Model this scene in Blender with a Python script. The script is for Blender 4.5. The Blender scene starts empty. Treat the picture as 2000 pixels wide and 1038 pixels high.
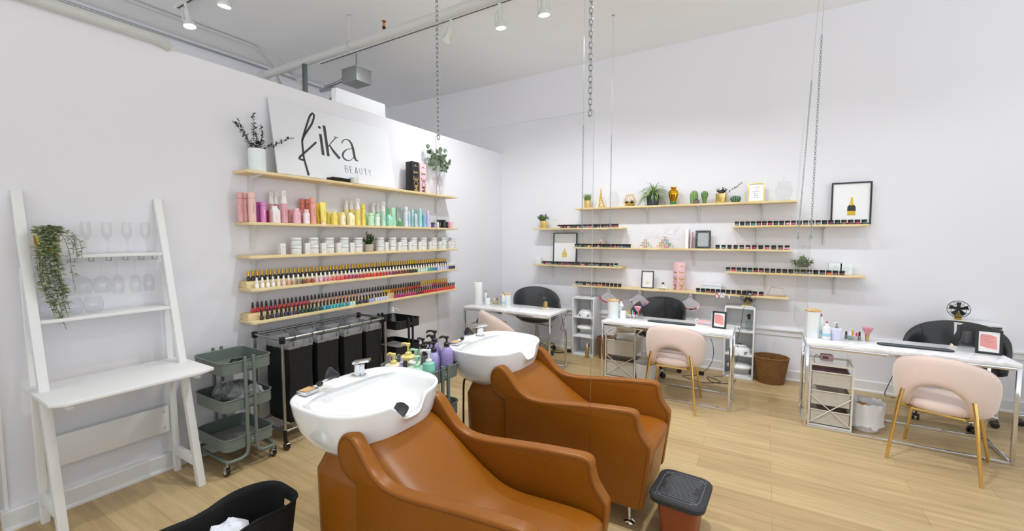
import bpy, bmesh, math, random
from mathutils import Vector, Matrix, Euler
random.seed(7)
PI = math.pi
R = math.radians
COL = bpy.context.scene.collection
sc = bpy.context.scene

# ------------------------------------------------------------------ camera
CAM = Vector((3.5696, -5.6633, 1.62)); FPX = 823.5; YAW = -.5395; PITCH = .0665
_f = Vector((math.sin(YAW)*math.cos(PITCH), math.cos(YAW)*math.cos(PITCH), -math.sin(PITCH)))
_r = Vector((math.cos(YAW), -math.sin(YAW), 0)); _u = _r.cross(_f)
def at(px, py, x=None, y=None, z=None):
    """point of the room seen at a pixel of the photograph, on the plane x=, y= or z="""
    d = _f + _r*((px-1000)/FPX) - _u*((py-519)/FPX)
    t = (x-CAM.x)/d.x if x is not None else (y-CAM.y)/d.y if y is not None else (z-CAM.z)/d.z
    return CAM + d*t
def yA(px, x=.12, py=460): return at(px, py, x=x).y      # along the left wall
def xB(px, y=-.12, py=470): return at(px, py, y=y).x     # along the back wall
cd = bpy.data.cameras.new('camera'); cam = bpy.data.objects.new('camera', cd); COL.objects.link(cam)
cam.location = CAM; cam.rotation_euler = (PI/2-PITCH, 0, -YAW)
cd.sensor_width = 36; cd.lens = FPX/2000*36; cd.clip_start = .02
sc.camera = cam

# ------------------------------------------------------------------ materials
_m = {}
def s2l(c): return tuple((v/12.92 if v <= .04045 else ((v+.055)/1.055)**2.4) for v in c)
def hexc(h): return tuple(int(h[i:i+2], 16)/255 for i in (0, 2, 4))
def M(color, rough=.5, metal=0, spec=.5, noise=.04, scale=20, bump=0, coat=0, emit=0, sheen=0, stretch=None, name=None, alpha=1, bdist=.01):
    """procedural surface: base colour broken up by a noise, optional bump"""
    key = (color, rough, metal, spec, noise, scale, bump, coat, emit, sheen, stretch, alpha, bdist)
    if key in _m: return _m[key]
    c = s2l(hexc(color)) if isinstance(color, str) else color
    m = bpy.data.materials.new(name or 'surface_'+str(len(_m))); m.use_nodes = True
    nt = m.node_tree; b = nt.nodes['Principled BSDF']; L = nt.links.new
    b.inputs['Roughness'].default_value = rough; b.inputs['Metallic'].default_value = metal
    b.inputs['Specular IOR Level'].default_value = spec
    b.inputs['Coat Weight'].default_value = coat; b.inputs['Coat Roughness'].default_value = .08
    b.inputs['Sheen Weight'].default_value = sheen
    b.inputs['Alpha'].default_value = alpha
    tc = nt.nodes.new('ShaderNodeTexCoord'); mp = nt.nodes.new('ShaderNodeMapping'); L(tc.outputs['Object'], mp.inputs[0])
    if stretch: mp.inputs['Scale'].default_value = stretch
    n = nt.nodes.new('ShaderNodeTexNoise'); n.inputs['Scale'].default_value = scale; n.inputs['Detail'].default_value = 3
    L(mp.outputs[0], n.inputs['Vector'])
    mx = nt.nodes.new('ShaderNodeMix'); mx.data_type = 'RGBA'
    mx.inputs[6].default_value = tuple(max(0, v*(1-noise)) for v in c)+(1,)
    mx.inputs[7].default_value = tuple(min(1, v*(1+noise)) for v in c)+(1,)
    L(n.outputs['Fac'], mx.inputs[0]); L(mx.outputs[2], b.inputs['Base Color'])
    if bump:
        bp = nt.nodes.new('ShaderNodeBump'); bp.inputs['Strength'].default_value = bump; bp.inputs['Distance'].default_value = bdist
        L(n.outputs['Fac'], bp.inputs['Height']); L(bp.outputs[0], b.inputs['Normal'])
    if emit:
        L(mx.outputs[2], b.inputs['Emission Color']); b.inputs['Emission Strength'].default_value = emit
    _m[key] = m
    return m
def glassmat(name, tint=(.985,.99,.99), base=.015, edge=.34, blend=.3, rough=.03):
    """clear thin glass: mostly see-through, reflecting more at grazing angles"""
    m = bpy.data.materials.new(name); m.use_nodes = True; nt = m.node_tree; L = nt.links.new
    nt.nodes.remove(nt.nodes['Principled BSDF']); out = nt.nodes['Material Output']
    t = nt.nodes.new('ShaderNodeBsdfTransparent'); g = nt.nodes.new('ShaderNodeBsdfGlossy'); g.inputs['Roughness'].default_value = rough
    lw = nt.nodes.new('ShaderNodeLayerWeight'); lw.inputs['Blend'].default_value = blend
    mr = nt.nodes.new('ShaderNodeMapRange'); mr.inputs['To Min'].default_value = base; mr.inputs['To Max'].default_value = edge
    n = nt.nodes.new('ShaderNodeTexNoise'); n.inputs['Scale'].default_value = 3
    mc = nt.nodes.new('ShaderNodeMix'); mc.data_type = 'RGBA'
    mc.inputs[6].default_value = tuple(tint)+(1,); mc.inputs[7].default_value = tuple(v*.985 for v in tint)+(1,)
    L(n.outputs['Fac'], mc.inputs[0]); L(mc.outputs[2], t.inputs[0])
    mx = nt.nodes.new('ShaderNodeMixShader')
    mr.inputs['From Min'].default_value = .42
    L(lw.outputs['Facing'], mr.inputs['Value']); L(mr.outputs[0], mx.inputs[0]); L(t.outputs[0], mx.inputs[1]); L(g.outputs[0], mx.inputs[2])
    L(mx.outputs[0], out.inputs[0])
    return m

# ------------------------------------------------------------------ mesh builder
def catmull(pts, n=8, closed=False):
    P = [Vector(p) for p in pts]; out = []
    k = len(P); segs = k if closed else k-1
    for i in range(segs):
        p0 = P[(i-1) % k] if closed or i > 0 else P[0]*2-P[1]
        p1 = P[i]; p2 = P[(i+1) % k]
        p3 = P[(i+2) % k] if closed or i+2 < k else P[-1]*2-P[-2]
        for j in range(n):
            t = j/n
            out.append(.5*((2*p1)+(-p0+p2)*t+(2*p0-5*p1+4*p2-p3)*t*t+(-p0+3*p1-3*p2+p3)*t**3))
    if not closed: out.append(P[-1].copy())
    return out
class MB:
    def __init__(s): s.v = []; s.f = []; s.m = Matrix()
    def at(s, loc=(0,0,0), rot=(0,0,0), scale=(1,1,1)):
        s.m = Matrix.LocRotScale(Vector(loc), Euler(rot), Vector(scale)); return s
    def add(s, vs, fs):
        o = len(s.v); s.v += [s.m @ Vector(v) for v in vs]; s.f += [tuple(i+o for i in f) for f in fs]; return s
    def box(s, a, b):
        x0,y0,z0 = a; x1,y1,z1 = b
        return s.add([(x0,y0,z0),(x1,y0,z0),(x1,y1,z0),(x0,y1,z0),(x0,y0,z1),(x1,y0,z1),(x1,y1,z1),(x0,y1,z1)],
                     [(0,3,2,1),(4,5,6,7),(0,1,5,4),(1,2,6,5),(2,3,7,6),(3,0,4,7)])
    def cbox(s, c, d): return s.box([c[i]-d[i]/2 for i in range(3)], [c[i]+d[i]/2 for i in range(3)])
    def lathe(s, prof, seg=24, c=(0,0,0), sx=1, sy=1):
        vs = []; fs = []; n = len(prof)
        for r, z in prof:
            for k in range(seg):
                a = 2*PI*k/seg; vs.append((c[0]+r*sx*math.cos(a), c[1]+r*sy*math.sin(a), c[2]+z))
        for i in range(n-1):
            for k in range(seg):
                k2 = (k+1) % seg; fs.append((i*seg+k, i*seg+k2, (i+1)*seg+k2, (i+1)*seg+k))
        if prof[0][0] > 1e-6: fs.append(tuple(reversed(range(seg))))
        if prof[-1][0] > 1e-6: fs.append(tuple((n-1)*seg+k for k in range(seg)))
        return s.add(vs, fs)
    def open_lathe(s, prof, seg=24, c=(0,0,0)):
        vs = []; fs = []; n = len(prof)
        for r, z in prof:
            for k in range(seg):
                a = 2*PI*k/seg; vs.append((c[0]+r*math.cos(a), c[1]+r*math.sin(a), c[2]+z))
        for i in range(n-1):
            for k in range(seg):
                k2 = (k+1) % seg; fs.append((i*seg+k, i*seg+k2, (i+1)*seg+k2, (i+1)*seg+k))
        return s.add(vs, fs)
    def tube(s, pts, r, seg=8, closed=False):
        P = [Vector(p) for p in pts]; n = len(P)
        rr = r if isinstance(r, (list, tuple)) else [r]*n
        vs = []; fs = []; prev = None
        for i in range(n):
            a = P[(i-1) % n] if closed or i > 0 else P[i]; b = P[(i+1) % n] if closed or i < n-1 else P[i]
            t = (b-a)
            t = t.normalized() if t.length > 1e-9 else Vector((0,0,1))
            if prev is None:
                u = t.orthogonal().normalized()
            else:
                u = prev - t*prev.dot(t); u = u.normalized() if u.length > 1e-6 else t.orthogonal().normalized()
            prev = u; w = t.cross(u)
            for k in range(seg):
                an = 2*PI*k/seg; vs.append(P[i]+(u*math.cos(an)+w*math.sin(an))*rr[i])
        m = n if closed else n-1
        for i in range(m):
            j = (i+1) % n
            for k in range(seg):
                k2 = (k+1) % seg; fs.append((i*seg+k, i*seg+k2, j*seg+k2, j*seg+k))
        if not closed:
            fs.append(tuple(reversed(range(seg)))); fs.append(tuple((n-1)*seg+k for k in range(seg)))
        return s.add(vs, fs)
    def bar(s, a, b, w, h=None):
        """rectangular bar from a to b"""
        a = Vector(a); b = Vector(b); t = (b-a).normalized(); h = h or w
        up = Vector((0,0,1)) if abs(t.z) < .9 else Vector((0,1,0))
        u = t.cross(up).normalized(); v = u.cross(t)
        vs = []
        for p in (a, b):
            for i, j in ((-1,-1),(1,-1),(1,1),(-1,1)): vs.append(p+u*i*w/2+v*j*h/2)
        return s.add(vs, [(0,1,2,3),(7,6,5,4),(0,4,5,1),(1,5,6,2),(2,6,7,3),(3,7,4,0)])
    def prism(s, poly, lo, hi, axis='y'):
        """extrude a 2D polygon: axis y -> poly is (x,z); z -> (x,y); x -> (y,z)"""
        n = len(poly); vs = []
        for h in (lo, hi):
            for p in poly:
                vs.append({'y': (p[0], h, p[1]), 'z': (p[0], p[1], h), 'x': (h, p[0], p[1])}[axis])
        fs = [tuple(range(n)), tuple(reversed(range(n, 2*n)))]
        for i in range(n): j = (i+1) % n; fs.append((i, i+n, j+n, j))
        return s.add(vs, fs)
    def ball(s, c, r, seg=12, rings=8):
        r = r if isinstance(r, (tuple, list)) else (r, r, r)
        prof = [(math.sin(PI*i/rings), -math.cos(PI*i/rings)) for i in range(rings+1)]
        vs = []; fs = []
        for a, z in prof:
            for k in range(seg):
                t = 2*PI*k/seg; vs.append((c[0]+r[0]*a*math.cos(t), c[1]+r[1]*a*math.sin(t), c[2]+r[2]*z))
        for i in range(rings):
            for k in range(seg):
                k2 = (k+1) % seg; fs.append((i*seg+k, i*seg+k2, (i+1)*seg+k2, (i+1)*seg+k))
        return s.add(vs, fs)
    def grid(s, rows, closed_u=False):
        n = len(rows); m = len(rows[0]); vs = [p for r in rows for p in r]; fs = []
        for i in range(n-1):
            for k in range(m if closed_u else m-1):
                k2 = (k+1) % m; fs.append((i*m+k, i*m+k2, (i+1)*m+k2, (i+1)*m+k))
        return s.add(vs, fs)
    def stroke(s, pts, w, P, t=.002, smooth=True, n=6):
        """flat pen stroke; pts (u,v); w widths; P maps (u,v,height) to space"""
        k = len(pts); ws = w if isinstance(w, (list, tuple)) else [w]*k
        q = [Vector((a, b, c)) for (a, b), c in zip(pts, ws)]
        if smooth and k > 2: q = catmull(q, n)
        rows = []
        for i, p in enumerate(q):
            a = q[max(0, i-1)]; b = q[min(len(q)-1, i+1)]
            d = Vector((b.x-a.x, b.y-a.y, 0)); d = d.normalized() if d.length > 1e-9 else Vector((1,0,0)); nn = Vector((-d.y, d.x, 0))*p.z/2
            rows.append([P(p.x+nn.x, p.y+nn.y, 0), P(p.x+nn.x, p.y+nn.y, t), P(p.x-nn.x, p.y-nn.y, t), P(p.x-nn.x, p.y-nn.y, 0)])
        s.grid(rows, True)
        o = len(s.v)-4*len(rows); s.f.append((o, o+1, o+2, o+3)); e = len(s.v)-4; s.f.append((e+3, e+2, e+1, e))
        return s
    def leaf(s, c, d, up, L, W, fold=.25):
        """pointed oval leaf starting at c along d"""
        c = Vector(c); d = Vector(d).normalized(); side = d.cross(Vector(up)); side = side.normalized() if side.length > 1e-6 else d.orthogonal().normalized()
        n = side.cross(d)
        v = [c, c+d*L*.3+side*W*.42+n*W*fold*.5, c+d*L*.65+side*W*.42+n*W*fold*.5, c+d*L, c+d*L*.65-side*W*.42+n*W*fold*.5, c+d*L*.3-side*W*.42+n*W*fold*.5, c+d*L*.5]
        return s.add(v, [(0,1,6),(1,2,6),(2,3,6),(3,4,6),(4,5,6),(5,0,6)])
    def mesh(s, name, mat, bevel=0, seg=2, sharp=38, weld=False):
        me = bpy.data.meshes.new(name); me.from_pydata([tuple(v) for v in s.v], [], s.f)
        bm = bmesh.new(); bm.from_mesh(me)
        if weld: bmesh.ops.remove_doubles(bm, verts=bm.verts, dist=1e-5)
        bmesh.ops.recalc_face_normals(bm, faces=bm.faces)
        if bevel:
            es = [e for e in bm.edges if len(e.link_faces) == 2 and e.calc_face_angle(0) > R(30)]
            bmesh.ops.bevel(bm, geom=es, offset=bevel, segments=seg, profile=.5, affect='EDGES', clamp_overlap=True)
        for f in bm.faces: f.smooth = True
        for e in bm.edges:
            e.smooth = not (len(e.link_faces) == 2 and e.calc_face_angle(0) > R(sharp))
        bm.to_mesh(me); bm.free()
        if mat: me.materials.append(mat)
        return me
    def build(s, name, mat, parent=None, bevel=0, seg=2, sharp=38, weld=False, loc=None):
        o = bpy.data.objects.new(name, s.mesh(name, mat, bevel, seg, sharp, weld)); COL.objects.link(o)
        if parent: o.parent = parent
        if loc: o.location = loc
        return o

def tag(o, label=None, cat=None, group=None, kind=None):
    if label: o['label'] = label
    if cat: o['category'] = cat
    if group: o['group'] = group
    if kind: o['kind'] = kind
    return o
def thing(name, label, cat, loc=(0,0,0), rz=0, group=None):
    o = bpy.data.objects.new(name, None); COL.objects.link(o); o.empty_display_size = .05
    o.location = loc; o.rotation_euler = (0, 0, rz)
    return tag(o, label, cat, group)
def struct(name, mb, mat, **k): return tag(mb.build(name, mat, **k), kind='structure')
def dup(root, loc, rz=None, label=None, group=None, mats=None):
    r = root.copy(); COL.objects.link(r); r.location = loc
    if rz is not None: r.rotation_euler = (0, 0, rz)
    if label: r['label'] = label
    if group: r['group'] = group
    for ch in list(root.children):
        c = ch.copy(); COL.objects.link(c); c.parent = r
        if mats and ch.name.split('.')[0] in mats:
            c.material_slots[0].link = 'OBJECT'; c.material_slots[0].material = mats[ch.name.split('.')[0]]
        for g in list(ch.children):
            d = g.copy(); COL.objects.link(d); d.parent = c
    return r
_ones = 'zeroth first second third fourth fifth sixth seventh eighth ninth tenth eleventh twelfth thirteenth fourteenth fifteenth sixteenth seventeenth eighteenth nineteenth'.split()
_tens = {2:'twenty',3:'thirty',4:'forty',5:'fifty',6:'sixty',7:'seventy',8:'eighty'}
def nth(i):
    if i < 20: return _ones[i]
    t, o = divmod(i, 10)
    return (_tens[t][:-1]+'ieth') if o == 0 else _tens[t]+'-'+_ones[o]

# ------------------------------------------------------------------ pen letters (unit box)
GL = {
 'B': [((0,0),(0,1)),((0,1),(.55,1),(.7,.75),(.55,.53),(0,.53)),((.55,.53),(.8,.28),(.6,0),(0,0))],
 'E': [((0,0),(0,1)),((0,1),(.7,1)),((0,.53),(.55,.53)),((0,0),(.7,0))],
 'A': [((0,0),(.4,1)),((.4,1),(.8,0)),((.15,.35),(.65,.35))],
 'U': [((0,1),(0,.3),(.35,0),(.7,.3),(.7,1))], 'T': [((.4,0),(.4,1)),((0,1),(.8,1))],
 'Y': [((.4,0),(.4,.5)),((.4,.5),(0,1)),((.4,.5),(.8,1))],
 'M': [((0,0),(.1,1)),((.1,1),(.5,.1)),((.5,.1),(.9,1)),((.9,1),(1,0))],
 'O': [((.4,0),(0,.25),(0,.75),(.4,1),(.8,.75),(.8,.25),(.4,0))],
 'L': [((0,1),(0,0)),((0,0),(.65,0))], 'I': [((.3,0),(.3,1))], 'F': [((0,0),(0,1)),((0,1),(.65,1)),((0,.53),(.5,.53))],
 'S': [((.7,.85),(.4,1),(.05,.8),(.35,.52),(.7,.25),(.4,0),(0,.15))], 'H': [((0,0),(0,1)),((.7,0),(.7,1)),((0,.5),(.7,.5))],
 'R': [((0,0),(0,1)),((0,1),(.55,1),(.7,.76),(.5,.5),(0,.5)),((.35,.5),(.75,0))]}
def letters(mb, text, P, u0, v0, h, w, gap=.3, pen=.1, t=.0015):
    u = u0
    for ch in text:
        if ch == ' ': u += w*.6; continue
        e = ch == 'Ë'; g = GL['E' if e else ch]
        for st in g:
            vert = len(st) == 2 and abs(st[0][0]-st[1][0]) < .45 and abs(st[0][1]-st[1][1]) > .6
            mb.stroke([(u+a*w, v0+b*h) for a, b in st], h*pen*(1.6 if vert else .8), P, t, smooth=len(st) > 2, n=4)
        if e:
            for a in (.15, .5): mb.stroke([(u+a*w, v0+h*1.12), (u+a*w, v0+h*1.22)], h*.09, P, t)
        u += w*(1+gap)
    return u
# ================================================================== ROOM
WALL = M('e4e4ea', .75, noise=.012, scale=1.2, bump=.05, bdist=.004, name='painted_wall')
CEIL = M('edf0f2', .85, noise=.02, scale=1.5, bump=.04, name='painted_ceiling')
TRIM = M('e2e3e4', .45, noise=.015, scale=3, name='white_trim')
PIPEW = M('c6c7c5', .5, noise=.02, scale=4, name='painted_pipe')
CHROME = M('d8dadc', .08, metal=1, noise=.03, scale=6)
STEEL = M('aeb1b3', .3, metal=1, noise=.06, scale=12)
BLACK = M('0d0d0e', .45, noise=.15); BLACKG = M('0b0b0c', .2, noise=.1, coat=.5); WHITE = M('e9eaea', .4, noise=.01)
GOLD = M('efc764', .25, metal=1, noise=.08, scale=15); GLASS = glassmat('clear_glass'); GOLDSAT = M('ecd48c', .38, metal=1, noise=.06, scale=30)

def floor_mat():
    m = bpy.data.materials.new('light_oak_planks'); m.use_nodes = True; nt = m.node_tree; L = nt.links.new; N = nt.nodes.new
    b = nt.nodes['Principled BSDF']; b.inputs['Roughness'].default_value = .42; b.inputs['Specular IOR Level'].default_value = .35
    tc = N('ShaderNodeTexCoord'); br = N('ShaderNodeTexBrick')
    br.offset = .37; br.inputs['Scale'].default_value = 1; br.inputs['Brick Width'].default_value = 1.22; br.inputs['Row Height'].default_value = .18
    br.inputs['Mortar Size'].default_value = .0012; br.inputs['Mortar Smooth'].default_value = .2
    br.inputs['Color1'].default_value = s2l(hexc('c2aa7e'))+(1,); br.inputs['Color2'].default_value = s2l(hexc('b49a70'))+(1,); br.inputs['Mortar'].default_value = s2l(hexc('957d58'))+(1,)
    L(tc.outputs['Object'], br.inputs['Vector'])
    mp = N('ShaderNodeMapping'); mp.inputs['Scale'].default_value = (1.1, 16, 1); L(tc.outputs['Object'], mp.inputs[0])
    n = N('ShaderNodeTexNoise'); n.inputs['Scale'].default_value = 1.6; n.inputs['Detail'].default_value = 6; n.inputs['Distortion'].default_value = .6; L(mp.outputs[0], n.inputs['Vector'])
    r = N('ShaderNodeMapRange'); r.inputs['From Min'].default_value = .3; r.inputs['From Max'].default_value = .7; r.inputs['To Min'].default_value = .80; r.inputs['To Max'].default_value = 1.08; L(n.outputs['Fac'], r.inputs['Value'])
    mu = N('ShaderNodeVectorMath'); mu.operation = 'SCALE'; L(br.outputs['Color'], mu.inputs[0]); L(r.outputs[0], mu.inputs['Scale'])
    L(mu.outputs[0], b.inputs['Base Color'])
    bp = N('ShaderNodeBump'); bp.inputs['Strength'].default_value = .08; bp.inputs['Distance'].default_value = .004; L(n.outputs['Fac'], bp.inputs['Height']); L(bp.outputs[0], b.inputs['Normal'])
    return m
X1, YF, CZ = 8.5, -10.5, 4.012
struct('floor', MB().box((-2.6, YF, -.05), (X1, .1, 0)), floor_mat())
struct('ceiling', MB().box((-2.6, YF, CZ), (X1, .1, CZ+.1)), CEIL)
struct('wall_back', MB().box((-2.6, 0, 0), (X1, .12, CZ)), WALL)
struct('wall_left', MB().box((-.12, -5.17, 0), (0, 0, 2.918)), WALL)
struct('wall_far', MB().box((-2.62, YF, 0), (-2.5, 0, CZ)), WALL)
def base_prof(sgn, d=.016):   # baseboard section with a quarter round at the foot
    return [(0,0), (sgn*(d+.016),0), (sgn*(d+.014),.012), (sgn*(d+.002),.02), (sgn*d,.022), (sgn*d,.105), (sgn*(d-.006),.112), (0,.114)]
mb = MB().prism([(a,b) for a,b in base_prof(-1)], 0, X1-.01, 'x'); struct('baseboard_back', mb, TRIM)
mb = MB().prism([(a+.0,b) for a,b in base_prof(1,.045)], -5.2, -.05, 'y'); struct('baseboard_left', mb, TRIM)
struct('trim_1', MB().box((-.125,-5.185,0), (.012,-5.17,2.918)), TRIM)              # end cap of the partition
struct('door_1', MB().box((-.30,-5.215,0.0),(-.26,-5.9,2.1)), M('1d2a3a', .5))      # dark door leaf behind the partition end
# chair rail on the back wall
struct('trim_2', MB().prism([(0,.50),(0,.575),(-.03,.575),(-.03,.56),(-.012,.55),(-.012,.50)], .02, X1-.01, 'x'), TRIM)
# white boxed duct behind the partition top
struct('trim_3', MB().box((-.53,-2.64,0), (-.45,-1.955,3.235)), TRIM)
# outlet on the back wall under the right desk
t = thing('wall_outlet', 'white double wall outlet low on the back wall behind the right desk', 'outlet', (4.86, 0, .36))
MB().cbox((0,-.004,0),(.075,.008,.12)).build('cover_plate', WHITE, t, bevel=.002)
MB().cbox((-.012,-.011,.025),(.02,.012,.025)).build('plug', BLACK, t, bevel=.002); MB().cbox((-.012,-.011,-.025),(.02,.012,.025)).build('plug', BLACK, t, bevel=.002)


# ================================================================== CEILING SERVICES
def pipe(name, label, cat, pts, r, m, seg=16, smooth=0):
    p = catmull(pts, smooth) if smooth else pts
    o = MB().tube(p, r, seg).build(name, m); return tag(o, label, cat)
t = thing('sprinkler_pipe', 'thick white painted sprinkler main running under the ceiling', 'pipe', (-1.95,-2.56,3.672))
MB().tube([(0,0,0),(9.5,.12,-.0)], .046, 24).build('main_pipe', PIPEW, t)
MB().tube([(-.05,0,0),(.06,0,0)], .056, 24).build('coupling', PIPEW, t)
t2 = thing('fire_sprinkler', 'small brass sprinkler head standing on the white pipe', 'sprinkler', (.18,-2.53,3.718))
MB().lathe([(.012,0),(.012,.02),(.018,.022),(.018,.034),(.010,.036),(.010,.04)], 12).build('threaded_neck', M('6b3c22',.4,metal=1), t2)
MB().tube([(.010,0,.038),(.017,0,.06),(.004,0,.088)], .0025, 6).tube([(-.010,0,.038),(-.017,0,.06),(-.004,0,.088)], .0025, 6).lathe([(.0,.086),(.022,.088),(.022,.091),(0,.092)], 12).build('frame_arms', M('c06b32',.35,metal=1), t2)
MB().lathe([(.004,.04),(.004,.085)], 8).build('bulb', M('b0522a',.2), t2)
t = thing('pipe_hanger', 'thin rod hanger holding the white pipe up to the ceiling', 'hanger', (-.33,-2.545,3.672))
MB().tube([(0,0,.052),(0,.0,.335)], .006, 8).lathe([(.02,.325),(.02,.34)], 12).build('rod', PIPEW, t)
MB().tube([(0,.052*math.cos(a),.052*math.sin(a)) for a in [2*PI*i/20 for i in range(20)]], .005, 6, closed=True).build('ring', PIPEW, t)
pipe('conduit', 'white conduit running along the far upper wall and bending behind the pipe', 'conduit', [(-1.97,-8,3.988),(-1.97,-4.07,3.988),(-1.95,-2.8,3.985),(-1.98,-2.6,3.96),(-2.12,-2.35,3.86),(-2.3,-2.1,3.7),(-2.42,-1.7,3.5)], .022, PIPEW, 12, 6)
pipe('thin_conduit', 'thin grey conduit at the far upper wall corner', 'conduit', [(-2.47,-8,3.96),(-2.47,-2.2,3.96),(-2.47,-1.3,3.95)], .012, STEEL, 8)
pipe('wall_pipe', 'short white pipe lying along the top of the left partition', 'pipe', [(.03,-5.16,2.945),(.03,-4.6,2.945),(.03,-4.38,2.945),(.0,-4.31,2.93)], .034, PIPEW, 16)
t = thing('junction_box', 'grey metal junction box hanging below the ceiling past the white pipe', 'electrical box', (-.98,-1.93,3.66)); t.scale = (.78,.78,.85)
MB().cbox((0,0,0),(.36,.30,.20)).build('box_body', M('9fa4a3',.45,metal=.6,noise=.05), t, bevel=.006)
MB().cbox((0,0,.105),(.375,.315,.012)).build('lid', M('b5bab8',.45,metal=.6), t, bevel=.003)
for a,b,n in (((-.18,-.05,0),(-.62,-.16,-.09),'pipe_arm'),((-.18,.06,.02),(-.5,.10,.09),'pipe_arm')):
    MB().tube([a,b], .025, 10).build(n, STEEL, t)
MB().bar((0,0,.1),(0,0,.35),.03,.004).build('strap', STEEL, t)
for i,(pts,r) in enumerate([([(-1.0,-2.9,2.9),(-.95,-2.75,3.1),(-.9,-2.45,3.18),(-1.15,-2.1,3.5),(-1.55,-2.05,3.56)],.022),
                    ([(-.9,-3.3,3.0),(-.95,-3.0,3.2),(-.9,-2.7,3.18),(-.8,-2.45,3.0)],.018), ([(-1.9,-2.4,3.9),(-1.4,-2.4,3.5),(-1.0,-2.7,3.2),(-.9,-2.5,3.0)],.02)]):
    o = pipe('service_conduit', ['bent grey conduit rising to the metal junction box','lowest bent grey conduit just above the partition top','long white conduit looping down from behind the white pipe'][i], 'conduit', pts, r, [STEEL,STEEL,PIPEW][i], 10, 5)
t = thing('support_strut', 'dark grey steel strut standing behind the partition top', 'strut', (-1.02,-2.62,0))
MB().bar((0,0,0),(0,0,3.6),.04).build('post', M('5d6163',.5,metal=.7), t)

# --- track lights
def track(label, x0, x1, y):
    t = thing('lighting_track', label, 'light track', (x0, y, CZ))
    MB().box((0,-.018,-.032),(x1-x0,.018,0)).build('rail', M('d9dad7',.4), t, bevel=.003)
    MB().box((.02,-.007,-.0335),(x1-x0-.02,.007,-.030)).build('slot', M('3a3c3c',.5), t)
    MB().box((-.03,-.02,-.036),(.0,.02,0)).build('end_cap', M('e0e1de',.4), t, bevel=.003)
track('white lighting track running beside the sprinkler pipe', -1.72, 8.0, -1.93)
track('white lighting track nearer the camera above the ladder shelf', -1.72, 8.0, -3.56)
BULB = M('ffffff', .4, noise=0, emit=14)
LAMPM = M('d5d9d4', .4, noise=.02)
def lamp_head(loc, tilt, az, label, power, spot=80, aim=True, blend=.5, beam=.05):
    t = thing('track_spotlight', label, 'spotlight', loc, az, 'white track spotlights')
    # hangs from the rail; tilts about its own yoke
    MB().cbox((0,0,-.012),(.03,.03,.05)).cbox((0,0,-.045),(.02,.02,.03)).build('adapter', LAMPM, t, bevel=.003)
    h = MB(); h.m = Matrix.Translation((0,0,-.06)) @ Matrix.Rotation(tilt, 4, 'Y')
    h.lathe([(.0,0),(.026,0),(.028,-.006),(.028,-.085),(.03,-.10),(.05,-.14),(.058,-.158),(.058,-.172),(.052,-.172),(.052,-.160),(.0,-.160)], 24)
    hs = h.build('lamp_shade', LAMPM, t)
    y = MB(); y.m = h.m.copy()
    y.tube([(0,-.062,-.15),(0,-.064,-.04),(0,-.04,-.005),(0,.04,-.005),(0,.064,-.04),(0,.062,-.15)], .004, 6); y.build('yoke', LAMPM, t)
    d = MB(); d.m = h.m.copy(); d.lathe([(0,-.167),(.03,-.1665),(.051,-.163),(.051,-.161),(0,-.161)], 24); d.build('bulb_face', BULB, t)
    if power:
        ld = bpy.data.lights.new('spot_beam', 'SPOT'); ld.energy = power; ld.spot_size = R(spot); ld.spot_blend = blend; ld.shadow_soft_size = beam; ld.color = (.96, .98, 1)
        lo = bpy.data.objects.new('spot_beam', ld); COL.objects.link(lo); lo.parent = t
        lo.matrix_local = h.m @ Matrix.Translation((0,0,-.19))
    return t
Z1 = CZ-.034
# ================================================================== LEFT WALL: SHELVES
def wood_mat(name, stretch, c1='e6d3a6', c2='d3b981'):
    m = bpy.data.materials.new(name); m.use_nodes = True; nt = m.node_tree; L = nt.links.new; N = nt.nodes.new
    b = nt.nodes['Principled BSDF']; b.inputs['Roughness'].default_value = .55
    tc = N('ShaderNodeTexCoord'); mp = N('ShaderNodeMapping'); mp.inputs['Scale'].default_value = stretch; L(tc.outputs['Object'], mp.inputs[0])
    n = N('ShaderNodeTexNoise'); n.inputs['Scale'].default_value = 2.2; n.inputs['Detail'].default_value = 5; n.inputs['Distortion'].default_value = 1.2; L(mp.outputs[0], n.inputs['Vector'])
    mx = N('ShaderNodeMix'); mx.data_type = 'RGBA'; mx.inputs[6].default_value = s2l(hexc(c2))+(1,); mx.inputs[7].default_value = s2l(hexc(c1))+(1,)
    r = N('ShaderNodeMapRange'); r.inputs['From Min'].default_value = .35; r.inputs['From Max'].default_value = .6; L(n.outputs['Fac'], r.inputs['Value'])
    L(r.outputs[0], mx.inputs[0]); L(mx.outputs[2], b.inputs['Base Color']); return m
PINE_Y = wood_mat('pine_y', (14,1.5,14)); PINE_X = wood_mat('pine_x', (1.5,14,14))
BAMBOO = wood_mat('bamboo_lid', (8,2,8), 'dcb883', 'c99f64')
BRK = M('d9dad9', .4, noise=.02)
def bracket_mb(m):   # wall leg + tapering arm, arm points to +X, wall at x=0
    mb = MB(); mb.m = m
    mb.prism([(0,-.014),(.006,-.014),(.006,.014),(0,.014)], -.195, 0, 'z')
    mb.prism([(.0,0),(.17,0),(.17,-.008),(.07,-.022),(.035,-.05),(.022,-.10),(.012,-.195),(.0,-.195)], -.006, .006, 'y')
    mb.cbox((.09,0,-.002),(.17,.022,.004))
    for z in (-.035,-.13): mb.ball((.0065,0,z),(.002,.004,.004),8,4)
    return mb
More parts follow.
